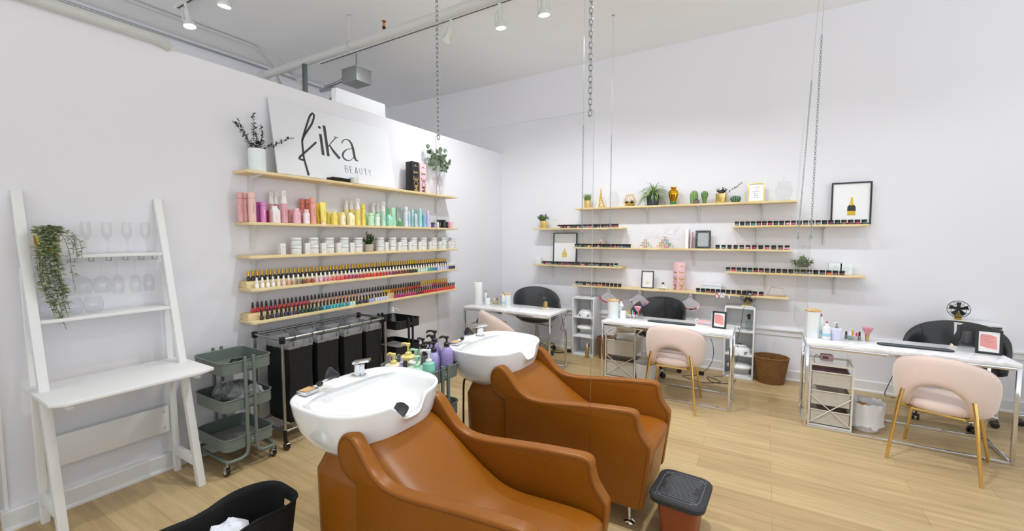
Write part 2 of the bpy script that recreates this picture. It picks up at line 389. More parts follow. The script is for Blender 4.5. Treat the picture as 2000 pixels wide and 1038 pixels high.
# tops follow the slight sag seen in the photo
SH_A = {'top':2.135,'second':1.738,'third':1.477,'fourth':1.222,'lowest':.966}
desc = {'top':'topmost pine shelf on the left wall, under the white sign','second':'second pine shelf on the left wall, holding hair products',
        'third':'third pine shelf on the left wall, holding white tins','fourth':'fourth pine shelf on the left wall, holding gold-capped nail polish',
        'lowest':'lowest pine shelf on the left wall, holding black-capped nail polish'}
YA0, YA1 = -3.93, -1.39
for k, z in SH_A.items():
    t = thing('wall_shelf', desc[k], 'shelf', (0, YA0, z), 0, 'pine wall shelves on the left wall')
    MB().box((.004,0,-.022),(.205,YA1-YA0,0)).build('shelf_board', PINE_Y, t, bevel=.0015)
    for y in (-3.81,-3.205,-2.375,-1.58):
        mb = bracket_mb(Matrix.Translation((.002,y-YA0,-.022))); mb.build('bracket', BRK, t)
    if k in ('fourth','lowest'):
        segs = [(0.01, 2.5)] if k == 'fourth' else [(0.01,2.5)]
        for a, b in segs: MB().box((.006,a,.0005),(.118,b,.052)).build('riser_block', PINE_Y, t, bevel=.0015)
ZT = {k: v for k, v in SH_A.items()}

# --- sign board leaning on the top shelf
t = thing('sign_board', 'large white sign board with black lettering leaning on the top shelf', 'sign', (0,0,0))
u3 = Vector((-.10,0,.627)).normalized(); n3 = Vector((u3.z,0,-u3.x)); P0 = Vector((.13,-3.65,2.149))
def SP(u, v, h): return P0 + Vector((0,u,0)) + u3*v + n3*h
mb = MB(); mb.grid([[SP(0,0,0),SP(1.283,0,0),SP(1.283,.632,0),SP(0,.632,0)],[SP(0,0,-.012),SP(1.283,0,-.012),SP(1.283,.632,-.012),SP(0,.632,-.012)]], True)
mb.f += [(0,1,2,3),(7,6,5,4)]
mb.build('board', M('dfe2e6',.4,noise=.01), t)
INK = M('26262b',.5,noise=.05)
S = lambda mb, pts, w, **k: mb.stroke(pts, w, SP, .0015, **k)
mb = MB(); S(mb, [(0.254,0.315),(0.287,0.399),(0.326,0.488),(0.36,0.56),(0.39,0.593),(0.403,0.579),(0.392,0.539),(0.365,0.486),(0.316,0.417),(0.274,0.357),(0.254,0.315)], .017)
S(mb, [(0.254,0.318),(0.251,0.256),(0.249,0.176),(0.26,0.099),(0.275,0.013)], [.017,.018,.018,.02,.022])
S(mb, [(0.245,0.142),(0.206,0.154),(0.25,0.201),(0.319,0.263),(0.391,0.331)], .017); mb.build('letter_f', INK, t)
mb = MB(); S(mb, [(0.444,0.416),(0.445,0.327),(0.446,0.221)], .027); mb.add([SP(.443+.014*math.cos(a),.477+.014*math.sin(a),.0015) for a in [i*PI/8 for i in range(16)]], [tuple(range(16))]); mb.build('letter_i', INK, t)
mb = MB(); S(mb, [(0.493,0.506),(0.496,0.373),(0.498,0.221)], .028); S(mb, [(0.499,0.299),(0.552,0.36),(0.608,0.418)], .008); S(mb, [(0.585,0.419),(0.63,0.421)], .006); S(mb, [(0.527,0.325),(0.566,0.272),(0.62,0.217)], [.014,.026,.028]); mb.build('letter_k', INK, t)
mb = MB(); S(mb, [(0.665,0.372),(0.68,0.4),(0.723,0.423),(0.765,0.408),(0.786,0.355),(0.793,0.274),(0.804,0.235),(0.831,0.227)], [.008,.009,.008,.02,.027,.027,.02,.007]); S(mb, [(0.786,0.343),(0.715,0.323),(0.661,0.27),(0.671,0.225),(0.729,0.215),(0.79,0.263)], [.006,.008,.018,.016,.007,.006]); mb.build('letter_a', INK, t)
mb = MB(); letters(mb, 'BEAUTY', SP, .667, .095, .064, .038, .46, .055); mb.build('small_lettering', M('55565c',.5), t)

# --- plants
def branch(mbs, mbl, p0, d, L, leafL, leafW, n, droop=0, rnd=.4, roundleaf=False, start=.25, thick=.0018):
    pts = [Vector(p0)]; d = Vector(d).normalized(); step = L/8
    for i in range(8):
        d = (d + Vector((random.uniform(-.12,.12),random.uniform(-.12,.12),-droop))).normalized(); pts.append(pts[-1]+d*step)
    c = catmull(pts, 3); mbs.tube(c, thick, 5)
    for i in range(n):
        f = start+(1-start)*i/n; q = c[int(f*(len(c)-1))]; dd = (c[min(len(c)-1,int(f*(len(c)-1))+1)]-q)
        side = dd.orthogonal() if dd.length > 0 else Vector((1,0,0)); side.rotate(Euler((random.uniform(0,6.3),random.uniform(0,6.3),random.uniform(0,6.3))))
        ld = (dd.normalized()*rnd+side.normalized()) if dd.length > 0 else side
        mbl.leaf(q, ld, Vector((random.uniform(-.3,.3),random.uniform(-.3,.3),1)), leafL*random.uniform(.75,1.15), leafW*random.uniform(.8,1.1))
    return c
def G(h, **k): return M(h, .6, noise=.3, scale=30, **k)
# white textured vase with dark sprigs
t = thing('flower_vase', 'pale white textured cylinder vase of dark sprigs on the top shelf', 'vase', (.11, -3.80, ZT['top']))
mb = MB(); seg = 48
rows = [[((.0605+.0018*math.sin(k*PI*2/6+(i%2)*PI)*(1 if 0<i<20 else 0))*math.cos(2*PI*k/seg), (.0605+.0018*math.sin(k*PI*2/6+(i%2)*PI)*(1 if 0<i<20 else 0))*math.sin(2*PI*k/seg), .009*i) for k in range(seg)] for i in range(21)]
rows += [[(.053*math.cos(2*PI*k/seg), .053*math.sin(2*PI*k/seg), z) for k in range(seg)] for z in (.18,.03)]
mb.grid(rows, True); mb.f.append(tuple(range(seg))); mb.build('vase_body', M('dfe8e8',.45), t)
st = MB(); lf = MB()
for d, L, n in [((0,-.35,1),.27,22),((-.2,.05,1),.34,24),((.1,-.75,1),.28,20),((0,.9,.62),.33,24),((0,.45,1),.26,20),((.3,0,1),.2,14)]: branch(st, lf, (random.uniform(-.02,.02),random.uniform(-.02,.02),.15), d, L, .031, .015, n+6, .02, .5, start=.3)
for i in range(110):
    a = random.uniform(0,6.3); rr = random.uniform(0,.05); lf.leaf((rr*math.cos(a),rr*math.sin(a),.175+random.uniform(0,.06)), (math.cos(a),math.sin(a),random.uniform(-.2,1)), (0,0,1), .03, .015)
st.build('stems', M('3f4238',.7), t); lf.build('leaves', G('38443e'), t)
# glass bottle vase with eucalyptus
t = thing('glass_vase', 'clear bottle vase with two crossing eucalyptus branches on the top shelf', 'vase', (.115, -1.655, ZT['top'])); t.scale = (1.2,1.45,1.45)
MB().lathe([(0,.001),(.05,.001),(.057,.01),(.057,.12),(.052,.145),(.03,.165),(.022,.172),(.022,.176),(.019,.176),(.019,.17),(.048,.14),(.053,.12),(.053,.012),(0,.008)], 28).build('vase_body', glassmat('pink_tinted_glass', (.985,.972,.978), .03, .4), t)
st = MB(); lf = MB()
for b0, b1, tips in (((0,-.028,.012),(0,.005,.17),[(-.02,-.13,.40),(.02,-.075,.36),(0,-.11,.27),(.0,-.01,.36)]), ((0,.028,.012),(0,-.002,.17),[(.0,.115,.40),(.03,.14,.30),(-.02,.07,.34),(.02,.03,.39),(.0,.12,.23)])):
    m1 = Vector(b1)
    # branches cross inside the bottle and fan out above it
    top = Vector((0, -b0[1]*1.2, .20)); st.tube(catmull([b0, (0, b0[1]*.15, .11), top], 5), .0018, 6)
    for tp in tips:
        tp = Vector((tp[0], tp[1] if b0[1] > 0 else tp[1], tp[2]))
        src = Vector((0, .034 if b0[1] < 0 else -.034, .20)); src = Vector((0,(-.02 if tp.y < 0 else .02),.2))
        c = catmull([src, (src+tp)/2+Vector((0,0,.02)), tp], 8); st.tube(c, .0014, 5)
        for i in range(10):
            q = c[int((.25+.75*i/10)*(len(c)-1))]
            a = random.uniform(0,6.3); L = random.uniform(.03,.042)
            dd = Vector((random.uniform(-.9,.9), math.cos(a), math.sin(a)))
            cc = q; nrm = Vector((random.uniform(.5,1),random.uniform(-.5,.5),random.uniform(-.5,.5))).normalized(); ctr = q+dd.normalized()*L*.6
            uu = nrm.cross(dd).normalized(); ww = nrm.cross(uu)
            vs = [ctr+(uu*math.cos(b)*.45+ww*math.sin(b)*.5)*L for b in [k*PI/5 for k in range(10)]]+[ctr+nrm*.002]
            lf.add(vs, [(k,(k+1)%10,10) for k in range(10)])
st.build('branches', M('4c4a3c',.7), t); lf.build('leaves', G('5f7259'), t)
# champagne gift boxes with upright lettering
def moet(x, y, z, w, d, h, face, ink, label, ax='A', rz=0, foil=False):
    t = thing('gift_box', label, 'box', (x, y, z), rz)
    MB().box((-d/2,-w/2,0),(d/2,w/2,h)).build('carton', M(face,.45,noise=.03), t, bevel=.0015)
    im = M(ink, .35, metal=.6 if foil else 0, noise=.05)
    mb = MB()   # lettering runs bottom to top on the +X face; u along z, v across
    letters(mb, 'MOËT', lambda u,v,hh: Vector((d/2+.0003+hh, w/2-.012-v+0, u)), .012, .005, w*.58, h*.155, .18, .11)
    mb.build('lettering', im, t)
    mb = MB(); mb.box((d/2,-w*.42,h*.845),(d/2+.0006,w*.42,h*.853)); mb.box((d/2,-w*.08,h*.853),(d/2+.0006,w*.08,h*.90)); mb.build('emblem_band', im, t)
    return t
moet(.12, -2.098, ZT['top'], .105, .10, .335, '14161f', 'd8bd7a', 'black champagne gift box with gold lettering on the top shelf', foil=True)
moet(.12, -1.975, ZT['top'], .105, .10, .330, 'e9bfc3', '5a4a45', 'pink champagne gift box beside the black one on the top shelf')
t = thing('candle_glass', 'small clear glass holding a candle on the top shelf', 'candle', (.15,-2.915,ZT['top']))
MB().lathe([(0,0),(.044,0),(.045,.004),(.045,.09),(.042,.09),(.042,.006),(0,.005)], 24).build('glass_cup', GLASS, t)
MB().lathe([(0,.006),(.041,.006),(.041,.06),(0,.059)], 20).build('wax', M('dfe0dd',.5), t)
t = thing('black_tray', 'shallow black dish on the top shelf in front of the sign', 'tray', (.145,-3.095,ZT['top'])); t.scale = (1,1.18,1)
MB().prism([(-.03,0),(.035,0),(.055,.034),(.05,.034),(.03,.006),(-.028,.006),(-.045,.034),(-.05,.034)], -.085, .085, 'y').box((-.04,-.088,0),(.045,-.083,.03)).box((-.04,.083,0),(.045,.088,.03)).build('dish', BLACK, t, bevel=.001)

# ------------------------------------------------------------------ hair products on the second shelf
Z2 = ZT['second']
def cyl(mb, r, z0, z1, bev=.003, seg=20, sx=1, sy=1): return mb.lathe([(0,z0),(r-bev,z0),(r,z0+bev),(r,z1-bev),(r-bev,z1),(0,z1)], seg, sx=sx, sy=sy)
def labelmarks(mb, r, z0, z1, flat=False, y=0):
    # faint upright line of type facing the room (+X)
    n = 7
    for i in range(n):
        z = z0+(z1-z0)*i/n
        mb.cbox((r+.0004,y+random.uniform(-.001,.001),z+.3*(z1-z0)/n),(.0008,.0045,(z1-z0)/n*.55))
def prod(kind, x, y, h, w, col, label, cap=None, ink='8c5a66', head='e6e4e2', cat='bottle'):
    body = M(col, .38, noise=.03); cp = M(cap or col, .35, noise=.02); r = w/2
    names = {'can':'product_can','squeeze':'squeeze_tube','bottle':'product_bottle','spray':'spray_bottle','carton':'gable_carton','box':'product_box','dropper':'dropper_bottle','jar':'product_jar'}
    t = thing(names[kind], label, cat, (x, y, Z2), 0, 'hair products on the second shelf')
    if kind == 'can':
        cyl(MB(), r, 0, h*.79).build('can_body', body, t); cyl(MB(), r*.985, h*.792, h, .004).build('cap', cp, t); a, b = .3, .62
    elif kind == 'squeeze':
        cyl(MB(), r*.8, 0, h*.13).build('cap', cp, t)
        mb = MB(); seg = 20
        mb.grid([[(r*(1-.93*f)*math.cos(2*PI*k/seg), r*(1+.15*f)*math.sin(2*PI*k/seg), h*(.13+.87*f)) for k in range(seg)] for f in (0,.05,.3,.6,.9,1)], True); n = len(mb.v)
        mb.f += [tuple(range(seg)), tuple(range(n-seg,n))]; mb.build('tube_body', body, t); a, b = .35, .7
    elif kind == 'bottle':
        MB().lathe([(0,0),(r-.004,0),(r,.004),(r,h*.66),(r*.9,h*.74),(r*.66,h*.77),(r*.66,h*.8),(0,h*.8)], 20).build('bottle_body', body, t)
        cyl(MB(), r*.76, h*.78, h).build('cap', cp, t); a, b = .2, .6
    elif kind == 'spray':
        cyl(MB(), r, 0, h*.60).build('bottle_body', body, t)
        MB().lathe([(r,h*.60),(r*.97,h*.66),(r*.72,h*.78),(r*.62,h*.86),(r*.7,h*.93),(r*.66,h*.985),(0,h)], 20).build('spray_head', M(head,.4), t)
        mb = MB(); mb.prism([(-.02,h*.985),(.012,h*1.0),(.026,h*.965),(.026,h*.93),(.0,h*.93)], -.007, .007, 'y'); mb.tube([(.016,0,h*.93),(.026,0,h*.88),(.038,0,h*.83)], [.006,.005,.003], 8); mb.build('trigger', M(head,.4), t, bevel=.001); a, b = .2, .5
    elif kind == 'carton':
        MB().box((-r,-r,0),(r,r,h*.7)).build('carton_body', body, t, bevel=.0015)
        MB().add([(-r,-r,h*.7),(r,-r,h*.7),(r,r,h*.7),(-r,r,h*.7),(-.004,-r*.75,h*.9),(.004,-r*.75,h*.9),(.004,r*.75,h*.9),(-.004,r*.75,h*.9),(-.004,-r*.75,h),(.004,-r*.75,h),(.004,r*.75,h),(-.004,r*.75,h)],
                 [(0,1,5,4),(1,2,6,5),(2,3,7,6),(3,0,4,7),(4,5,9,8),(5,6,10,9),(6,7,11,10),(7,4,8,11),(8,9,10,11)]).build('gable_top', cp, t); a, b = .15, .5
    elif kind == 'box':
        MB().box((-r,-r,0),(r,r,h)).build('carton_body', body, t, bevel=.001); a, b = .3, .7
    elif kind == 'dropper':
        MB().lathe([(0,0),(r,0),(r,h*.5),(r*.6,h*.6),(r*.5,h*.62),(0,h*.62)], 18).build('bottle_body', body, t)
        MB().lathe([(r*.55,h*.6),(r*.55,h*.76),(r*.25,h*.8),(r*.3,h*.95),(0,h)], 14).build('cap', cp, t); a, b = .12, .4
    elif kind == 'jar':
        cyl(MB(), r, 0, h*.7).build('jar_body', body, t); cyl(MB(), r*1.03, h*.7, h).build('lid', cp, t); a, b = .15, .55
    mb = MB(); labelmarks(mb, r, h*a, h*b); mb.build('printed_label', M(ink, .5), t)
    return t
P2 = [ # px, x, kind, height, width, colour, cap, ink, words
 (470,.09,'can',.228,.042,'d9a3a3',None,'9a6a70','dusty pink tall can, leftmost on the second shelf'),
 (480.5,.09,'can',.228,.042,'dca9a6',None,'9a6a70','dusty pink tall can, second from left on second shelf'),
 (493,.145,'can',.232,.052,'e6bcb6',None,'9a6a70','pale pink tall can, third from left on second shelf'),
 (506,.08,'can',.165,.034,'b2509b',None,'7a2a62','dark magenta can behind the orchid pink can'),
 (514.5,.13,'can',.167,.042,'d98acb',None,'ffffff','orchid pink can left of the white milk-style carton'),
 (525,.08,'can',.105,.038,'b92a3c',None,'ffffff','short red can half behind the white carton'),
 (537,.14,'carton',.137,.058,'ecdfe2','e9e6e6','c99aa2','white gable-top carton with pink side on the second shelf'),
 (531,.055,'spray',.262,.045,'d6a1a6',None,'8c5a66','pink spray bottle rearmost left behind the white carton'),
 (541,.065,'spray',.262,.045,'cf959c',None,'8c5a66','pink spray bottle second in its trio behind the carton'),
 (555.5,.14,'spray',.268,.052,'dba4ad',None,'a8487a','pink spray bottle in front of its trio, trigger showing'),
 (567,.07,'can',.12,.036,'e3a4a8',None,'9a5a66','short pink can behind the pink lidded bottles'),
 (579.5,.145,'bottle',.13,.062,'eab8c6','ecc3c8','b0508a','pink squat bottle with pale lid on second shelf'),
 (588,.07,'can',.12,.036,'e5a9a9',None,'9a5a66','short salmon can between the two squat lidded bottles'),
 (598.5,.145,'bottle',.125,.055,'efe6ea','efc4c6','b0508a','white squat bottle with pink lid on second shelf'),
 (591,.055,'can',.222,.042,'cc7a66',None,'8c4438','terracotta tall can, left one behind the squat bottles'),
 (601,.06,'can',.222,.040,'cf7d68',None,'8c4438','terracotta tall can right behind the white squat bottle'),
 (611.5,.14,'can',.232,.047,'e8a597',None,'a0584c','peach tall can left of the yellow tubes'),
 (622.5,.10,'squeeze',.19,.040,'e2bf38','e2bf38','8a7424','deep yellow squeeze tube behind the pale yellow one'),
 (631.5,.145,'squeeze',.197,.050,'f2e173','f4ecc4','a8963c','pale yellow squeeze tube on the second shelf'),
 (642,.09,'can',.118,.038,'efdc62',None,'a8963c','short yellow can behind the yellow squat bottle'),
 (653,.145,'bottle',.12,.055,'f0dd66','f2e380','a8963c','yellow squat bottle with yellow lid'),
 (662,.07,'can',.115,.038,'f1e070',None,'a8963c','short yellow can just left behind the cream squat bottle'),
 (669.5,.145,'bottle',.118,.05,'f5efd6','f4e79a','a8963c','cream squat bottle with pale yellow lid'),
 (679,.10,'can',.09,.032,'e0b62c',None,'a8963c','short deep yellow can beside the cream carton'),
 (685,.145,'carton',.122,.054,'f5eebe','f5efc6','a8963c','cream gable-top carton on the second shelf'),
 (677,.055,'spray',.26,.045,'eadf9a',None,'a8963c','yellow spray bottle rearmost left of its trio'),
 (687,.065,'spray',.26,.045,'e8d878',None,'a8963c','yellow spray bottle second of its trio'),
 (698.5,.14,'spray',.262,.05,'eddb70',None,'a8963c','yellow spray bottle at the front of its trio'),
 (709.3,.12,'can',.212,.044,'efdb62',None,'a8963c','yellow tall can right of the yellow spray bottles'),
 (716,.08,'can',.125,.036,'b5dfb8',None,'6fa486','short mint can at the left of the green products'),
 (724.5,.145,'bottle',.128,.058,'bfe6cf','c8e8c8','6fa486','mint squat bottle with pale green lid'),
 (737,.15,'bottle',.122,.052,'e3ecdd','c9e6c4','6fa486','pale squat bottle with light green lid'),
 (729,.055,'spray',.25,.042,'cfe2d0',None,'6fa486','pale green spray bottle rearmost left of its trio'),
 (738.5,.065,'spray',.25,.042,'c8e2d2',None,'6fa486','pale green spray bottle second of its trio'),
 (748.5,.14,'spray',.255,.05,'b9e2cd',None,'466b5c','mint spray bottle at the front of its trio'),
 (757.5,.09,'squeeze',.19,.04,'5ea86e','5ea86e','2f6b42','dark green squeeze tube behind the mint carton'),
 (760,.155,'carton',.122,.054,'9fdcc6','a9e2cd','4f9480','mint gable-top carton on the second shelf'),
 (769,.12,'squeeze',.203,.05,'a9dcb9','d8ecdc','5c9a78','mint squeeze tube right of the mint carton'),
 (776,.06,'can',.215,.034,'9fb4b4',None,'6c8284','grey green tall can behind the dropper bottle'),
 (780.5,.155,'dropper',.102,.04,'4f9a58','bfe2c4','2f6b42','small green dropper bottle with mint top'),
 (784,.07,'can',.215,.036,'c5cfd2',None,'6c8284','pale grey tall can behind the green dropper bottle'),
 (792.5,.13,'can',.222,.05,'d5dfe6',None,'8f9fae','pale lilac-white tall can near the blue products'),
 (799.5,.16,'bottle',.17,.026,'b3d5ee','dbe9f2','5f86a8','slim light blue bottle beside the pale tall can'),
 (806,.12,'bottle',.2,.038,'aedcdf','d5ecec','5f9a9e','light aqua tall bottle with narrow shoulder'),
 (812,.16,'bottle',.15,.03,'c0d4ee','dce6f4','5f7ea8','slim pale blue bottle left of the turquoise can'),
 (811,.065,'can',.205,.036,'86cabf',None,'3f8f84','teal tall can behind the slim blue bottle'),
 (820.5,.12,'can',.215,.044,'a3dfdc',None,'4f9a98','turquoise tall can on the second shelf'),
 (828.5,.14,'can',.145,.036,'87b7e2',None,'4672a8','blue short can left of the lilac bottle'),
 (827,.07,'can',.17,.034,'aeb4d6',None,'5f6a98','grey lilac can behind the blue short can'),
 (836,.12,'bottle',.2,.042,'c9c4ea','d5d2ee','6a5fa8','lilac tall bottle at the right end of tall products'),
 (845.5,.14,'jar',.06,.045,'5b3f78','2f2a3a','e8e0f0','small dark purple jar right of the lilac bottle'),
 (855,.15,'bottle',.07,.034,'d9d2de','efeef0','7a6a88','small white-capped bottle beside the black boxes'),
 (858,.08,'box',.102,.040,'26282b',None,'d8d8d8','black product box, left of two black boxes'),
 (866,.11,'box',.102,.042,'232527',None,'e0e0e0','black product box, right of two black boxes'),
 (873,.10,'box',.08,.026,'1f2022',None,'e6a9b4','slim black box beside the pink box'),
 (878.5,.13,'box',.08,.032,'e9afc0',None,'8a4a58','small pink box near right end of second shelf'),
 (885,.14,'jar',.08,.030,'efe9e8','e6dcdc','c04458','small white cylinder, rightmost on the second shelf')]
for px, x, kind, h, w, col, cap, ink, words in P2:
    cat = {'can':'can','squeeze':'tube','carton':'carton','box':'box','jar':'jar'}.get(kind, 'bottle')
    prod(kind, x, yA(px, x, 430), h, w, col, words, cap, ink, cat=cat)

# ------------------------------------------------------------------ white tins and cartons, third shelf
Z3 = ZT['third']; TINW = M('e6e7e8',.35,noise=.02); TINK = M('8d9097',.5)
def tin0():
    t = thing('white_tin', '', 'tin')
    mb = MB(); mb.lathe([(0,0),(.041,0),(.043,.002),(.043,.052),(0,.052)], 24); mb.build('tin_body', TINW, t)
    mb = MB(); mb.lathe([(.044,.0525),(.0445,.054),(.0445,.068),(.043,.070),(.03,.071),(0,.071)], 24); mb.build('lid', TINW, t)
    mb = MB(); mb.open_lathe([(.0436,.047),(.0436,.0512)], 24); mb.build('dark_seam', TINK, t)
    mb = MB()
    for r_ in range(4):
        for a in range(-5, 6):
            if (a+r_) % 3 == 0 and r_ != 1: continue
            an = R(a*7); mb.at((.0434*math.cos(an),.0434*math.sin(an),.012+r_*.009),(0,0,an)).cbox((0,0,0),(.0008,.0042,.0016 if r_ else .004))
    mb.build('printed_label', TINK, t); return t
def wbox0():
    t = thing('white_carton', '', 'box')
    MB().box((-.024,-.021,0),(.024,.021,.093)).build('carton', M('e3e2e1',.45), t, bevel=.001)
    mb = MB()
    for i in range(5): mb.cbox((.0243,0,.02+.013*i),(.0008,.02 if i % 2 else .026,.002))
    mb.build('printed_label', TINK, t); return t
TIN0 = tin0(); WB0 = wbox0(); first = [True, True]
tins = [578,611.8,642.7,671.5,699.3,741.7,766.2,787.6,807,826.5,846.8,865.8,882.8]
for i, px in enumerate(tins):
    for j in range(2):
        loc = (.105, yA(px, .105, 480), Z3+.0715*j)
        if i == len(tins)-1 and j == 1: pass
        lab = 'white lidded tin, %s of its stack, in the %s stack from left on third shelf' % (['bottom','top'][j], nth(i+1))
        if first[0]: TIN0.location = loc; TIN0['label'] = lab; TIN0['group'] = 'white tins on the third shelf'; first[0] = False
        else: dup(TIN0, loc, R(random.uniform(-12,12)), lab, 'white tins on the third shelf')
for i, px in enumerate([550,598.7,630,660,686,753.3,778.5,799.5,818.7,838.8,858,876.6]):
    loc = (.115, yA(px, .115, 480), Z3); lab = 'slim white carton, %s from the left among the white tins' % nth(i+1)
    rz = R(random.uniform(-9,9))
    if first[1]: WB0.location = loc; WB0['label'] = lab; WB0['group'] = 'white cartons on the third shelf'; first[1] = False
    else: dup(WB0, loc, rz, lab, 'white cartons on the third shelf')
t = thing('potted_plant', 'small bushy green plant in a grey stone pot between the white tins', 'plant', (.12, yA(720,.12), Z3))
MB().lathe([(0,0),(.040,0),(.043,.004),(.046,.075),(.042,.075),(.040,.06),(0,.06)], 24).build('pot', M('b9b3a6',.85,noise=.12,scale=40,bump=.3), t)
st = MB(); lf = MB()
for i in range(26):
    a = random.uniform(0,6.3); e = random.uniform(.1,1.2)
    branch(st, lf, (0,0,.06), (math.cos(a)*e, math.sin(a)*e, 1), random.uniform(.08,.135), .026, .014, 20, 0, .5, start=.2, thick=.001)
st.build('stems', M('4b5a3a',.7), t); lf.build('leaves', G('46603f'), t)

# ------------------------------------------------------------------ nail polish
CAPG = M('cda23c', .22, metal=1, noise=.08, scale=30); CAPW = M('eceded', .35, noise=.01); CAPB = M('121214', .32, noise=.1)
def polish0(cap, capname):
    t = thing('nail_polish', '', 'nail polish')
    MB().lathe([(0,0),(.0115,0),(.014,.002),(.0152,.012),(.0142,.026),(.0105,.035),(.0065,.039),(.006,.043),(0,.043)], 14).build('bottle', BLACK, t)
    if cap is CAPG: MB().lathe([(.0088,.041),(.0088,.080),(.0078,.083),(0,.083)], 14).build('cap', cap, t)
    else: MB().lathe([(.0082,.041),(.0090,.046),(.0085,.060),(.0064,.080),(.005,.084),(0,.084)], 14).build('cap', cap, t)
    return t
PC = {'gold': polish0(CAPG,''), 'white': polish0(CAPW,''), 'black': polish0(CAPB,'')}; used = {k: False for k in PC}
def put_polish(kind, loc, col, label, group):
    m = M(col, .18, noise=.03, coat=.6)
    if not used[kind]:
        t = PC[kind]; t.location = loc; t['label'] = label; t['group'] = group; used[kind] = True
        for c in t.children:
            if c.name.startswith('bottle'): c.material_slots[0].link = 'OBJECT'; c.material_slots[0].material = m
    else: dup(PC[kind], loc, random.uniform(0,6), label, group, {'bottle': m})
CN = {'f0f0ee':'white','ece6e4':'milky','e3d6c4':'beige','dccdd2':'pale pink','d3a084':'peach','b39a85':'tan','8d7a7d':'mauve grey','4a3230':'dark brown','a0573f':'terracotta','8e3035':'brick red','d9b4cd':'lilac pink',
 'c97ba6':'mauve pink','dc7a9e':'pink','d9665c':'coral','d94f62':'coral pink','d5402f':'orange red','c01f2c':'red','a5246f':'magenta','93305c':'plum','c4175f':'hot pink','6e1428':'wine','4c0f1f':'dark wine','17161b':'black',
 'bfe0dc':'pale aqua','3aa9a9':'teal','2f8fb8':'turquoise blue','2c6fb4':'blue','c2cbe8':'pale periwinkle','a9a6dc':'lavender','2a2b52':'navy','16202a':'inky navy','1a1210':'near-black','2b1d16':'espresso',
 'e9d23f':'yellow','dd7c2e':'orange','e3b9a0':'nude','163a34':'dark green','0f4a4c':'deep teal','c9a1c4':'orchid','2d1a2a':'dark plum'}
def run(kind, ys, x, z, cols, pat, group):
    n = len(ys); seq = []
    for c, k in cols: seq += [c]*k
    while len(seq) < n: seq.append(seq[-1])
    for i, y in enumerate(ys):
        put_polish(kind, (x, y+random.uniform(-.0015,.0015), z), seq[i], pat % (CN[seq[i]], nth(i+1)), group)
lin = lambda a, b, n: [a+(b-a)*i/(n-1) for i in range(n)]
Z4 = ZT['fourth']; Z5 = ZT['lowest']
run('gold', lin(-3.885,-1.475,70), .075, Z4+.0525, [('2b1d16',4),('1a1210',10),('2b1d16',6),('17161b',40),('2b1d16',20)], 'gold-capped %s nail polish, %s from left, rear row of fourth shelf', 'gold-capped polishes in the rear row of the fourth shelf')
run('white', lin(-3.868,-1.415,58), .160, Z4, [('f0f0ee',3),('ece6e4',1),('e3d6c4',1),('dccdd2',1),('d3a084',1),('b39a85',1),('8d7a7d',1),('4a3230',1),('a0573f',1),('8e3035',1),('d9b4cd',2),('c97ba6',1),('dc7a9e',1),('d9665c',1),('d94f62',2),('c01f2c',1),('a5246f',1),
     ('93305c',2),('c4175f',1),('c01f2c',3),('d5402f',1),('c01f2c',3),('93305c',1),('a5246f',1),('6e1428',4),('4c0f1f',2),('17161b',3),('bfe0dc',4),('3aa9a9',2),('2f8fb8',1),('2c6fb4',1),('c2cbe8',4),('a9a6dc',1),('2a2b52',2),('16202a',4)],
    'white-capped %s nail polish, %s from left, front row of fourth shelf', 'white-capped polishes in the front row of the fourth shelf')
run('black', lin(-3.862,-1.965,53), .075, Z5+.0525, [('c01f2c',4),('c4175f',2),('d5402f',3),('d94f62',5),('e3b9a0',14),('dccdd2',9),('e9d23f',3),('dd7c2e',6),('d5402f',7)],
    'black-capped %s nail polish, %s from left, rear row of lowest shelf', 'black-capped polishes in the rear row of the lowest shelf')
run('gold', lin(-1.925,-1.655,8)+lin(-1.615,-1.46,5), .075, Z5+.0525, [('e3b9a0',5),('d94f62',4),('dd7c2e',4)], 'gold-capped %s nail polish, %s of gold ones on the lowest shelf', 'gold-capped polishes at the right of the lowest shelf')
fy = [yA(460+.1445*v, .165, 600) for v in (350,430,490,555,615,680,728,790,845,900,950,1000,1045,1095,1150,1197,1245,1290,1335,1380,1420,1465,1515,1560)]+[yA(670+.1445*v,.165,600) for v in (108,150,190,235,285,325,365,400,445,478,517,550,590)]
run('black', fy, .165, Z5, [('17161b',2),('2d1a2a',1),('2a2b52',1),('17161b',1),('2a2b52',3),('16202a',1),('163a34',4),('0f4a4c',2),('3aa9a9',1),('2c6fb4',1),('3aa9a9',3),('2f8fb8',1),('3aa9a9',1),('2f8fb8',1),('bfe0dc',3),('17161b',1),('2a2b52',3),('a9a6dc',2),('c2cbe8',5),('c9a1c4',3)],
    'black-capped %s nail polish, %s from left, front row of lowest shelf', 'black-capped polishes in the front row of the lowest shelf')
run('black', lin(yA(772,.165,600), -1.425, 28), .165, Z5, [('a5246f',9),('6e1428',3),('c01f2c',7),('d5402f',9)], 'black-capped %s nail polish, %s from left after the gap on the lowest shelf', 'black-capped polishes right of the gap on the lowest shelf')
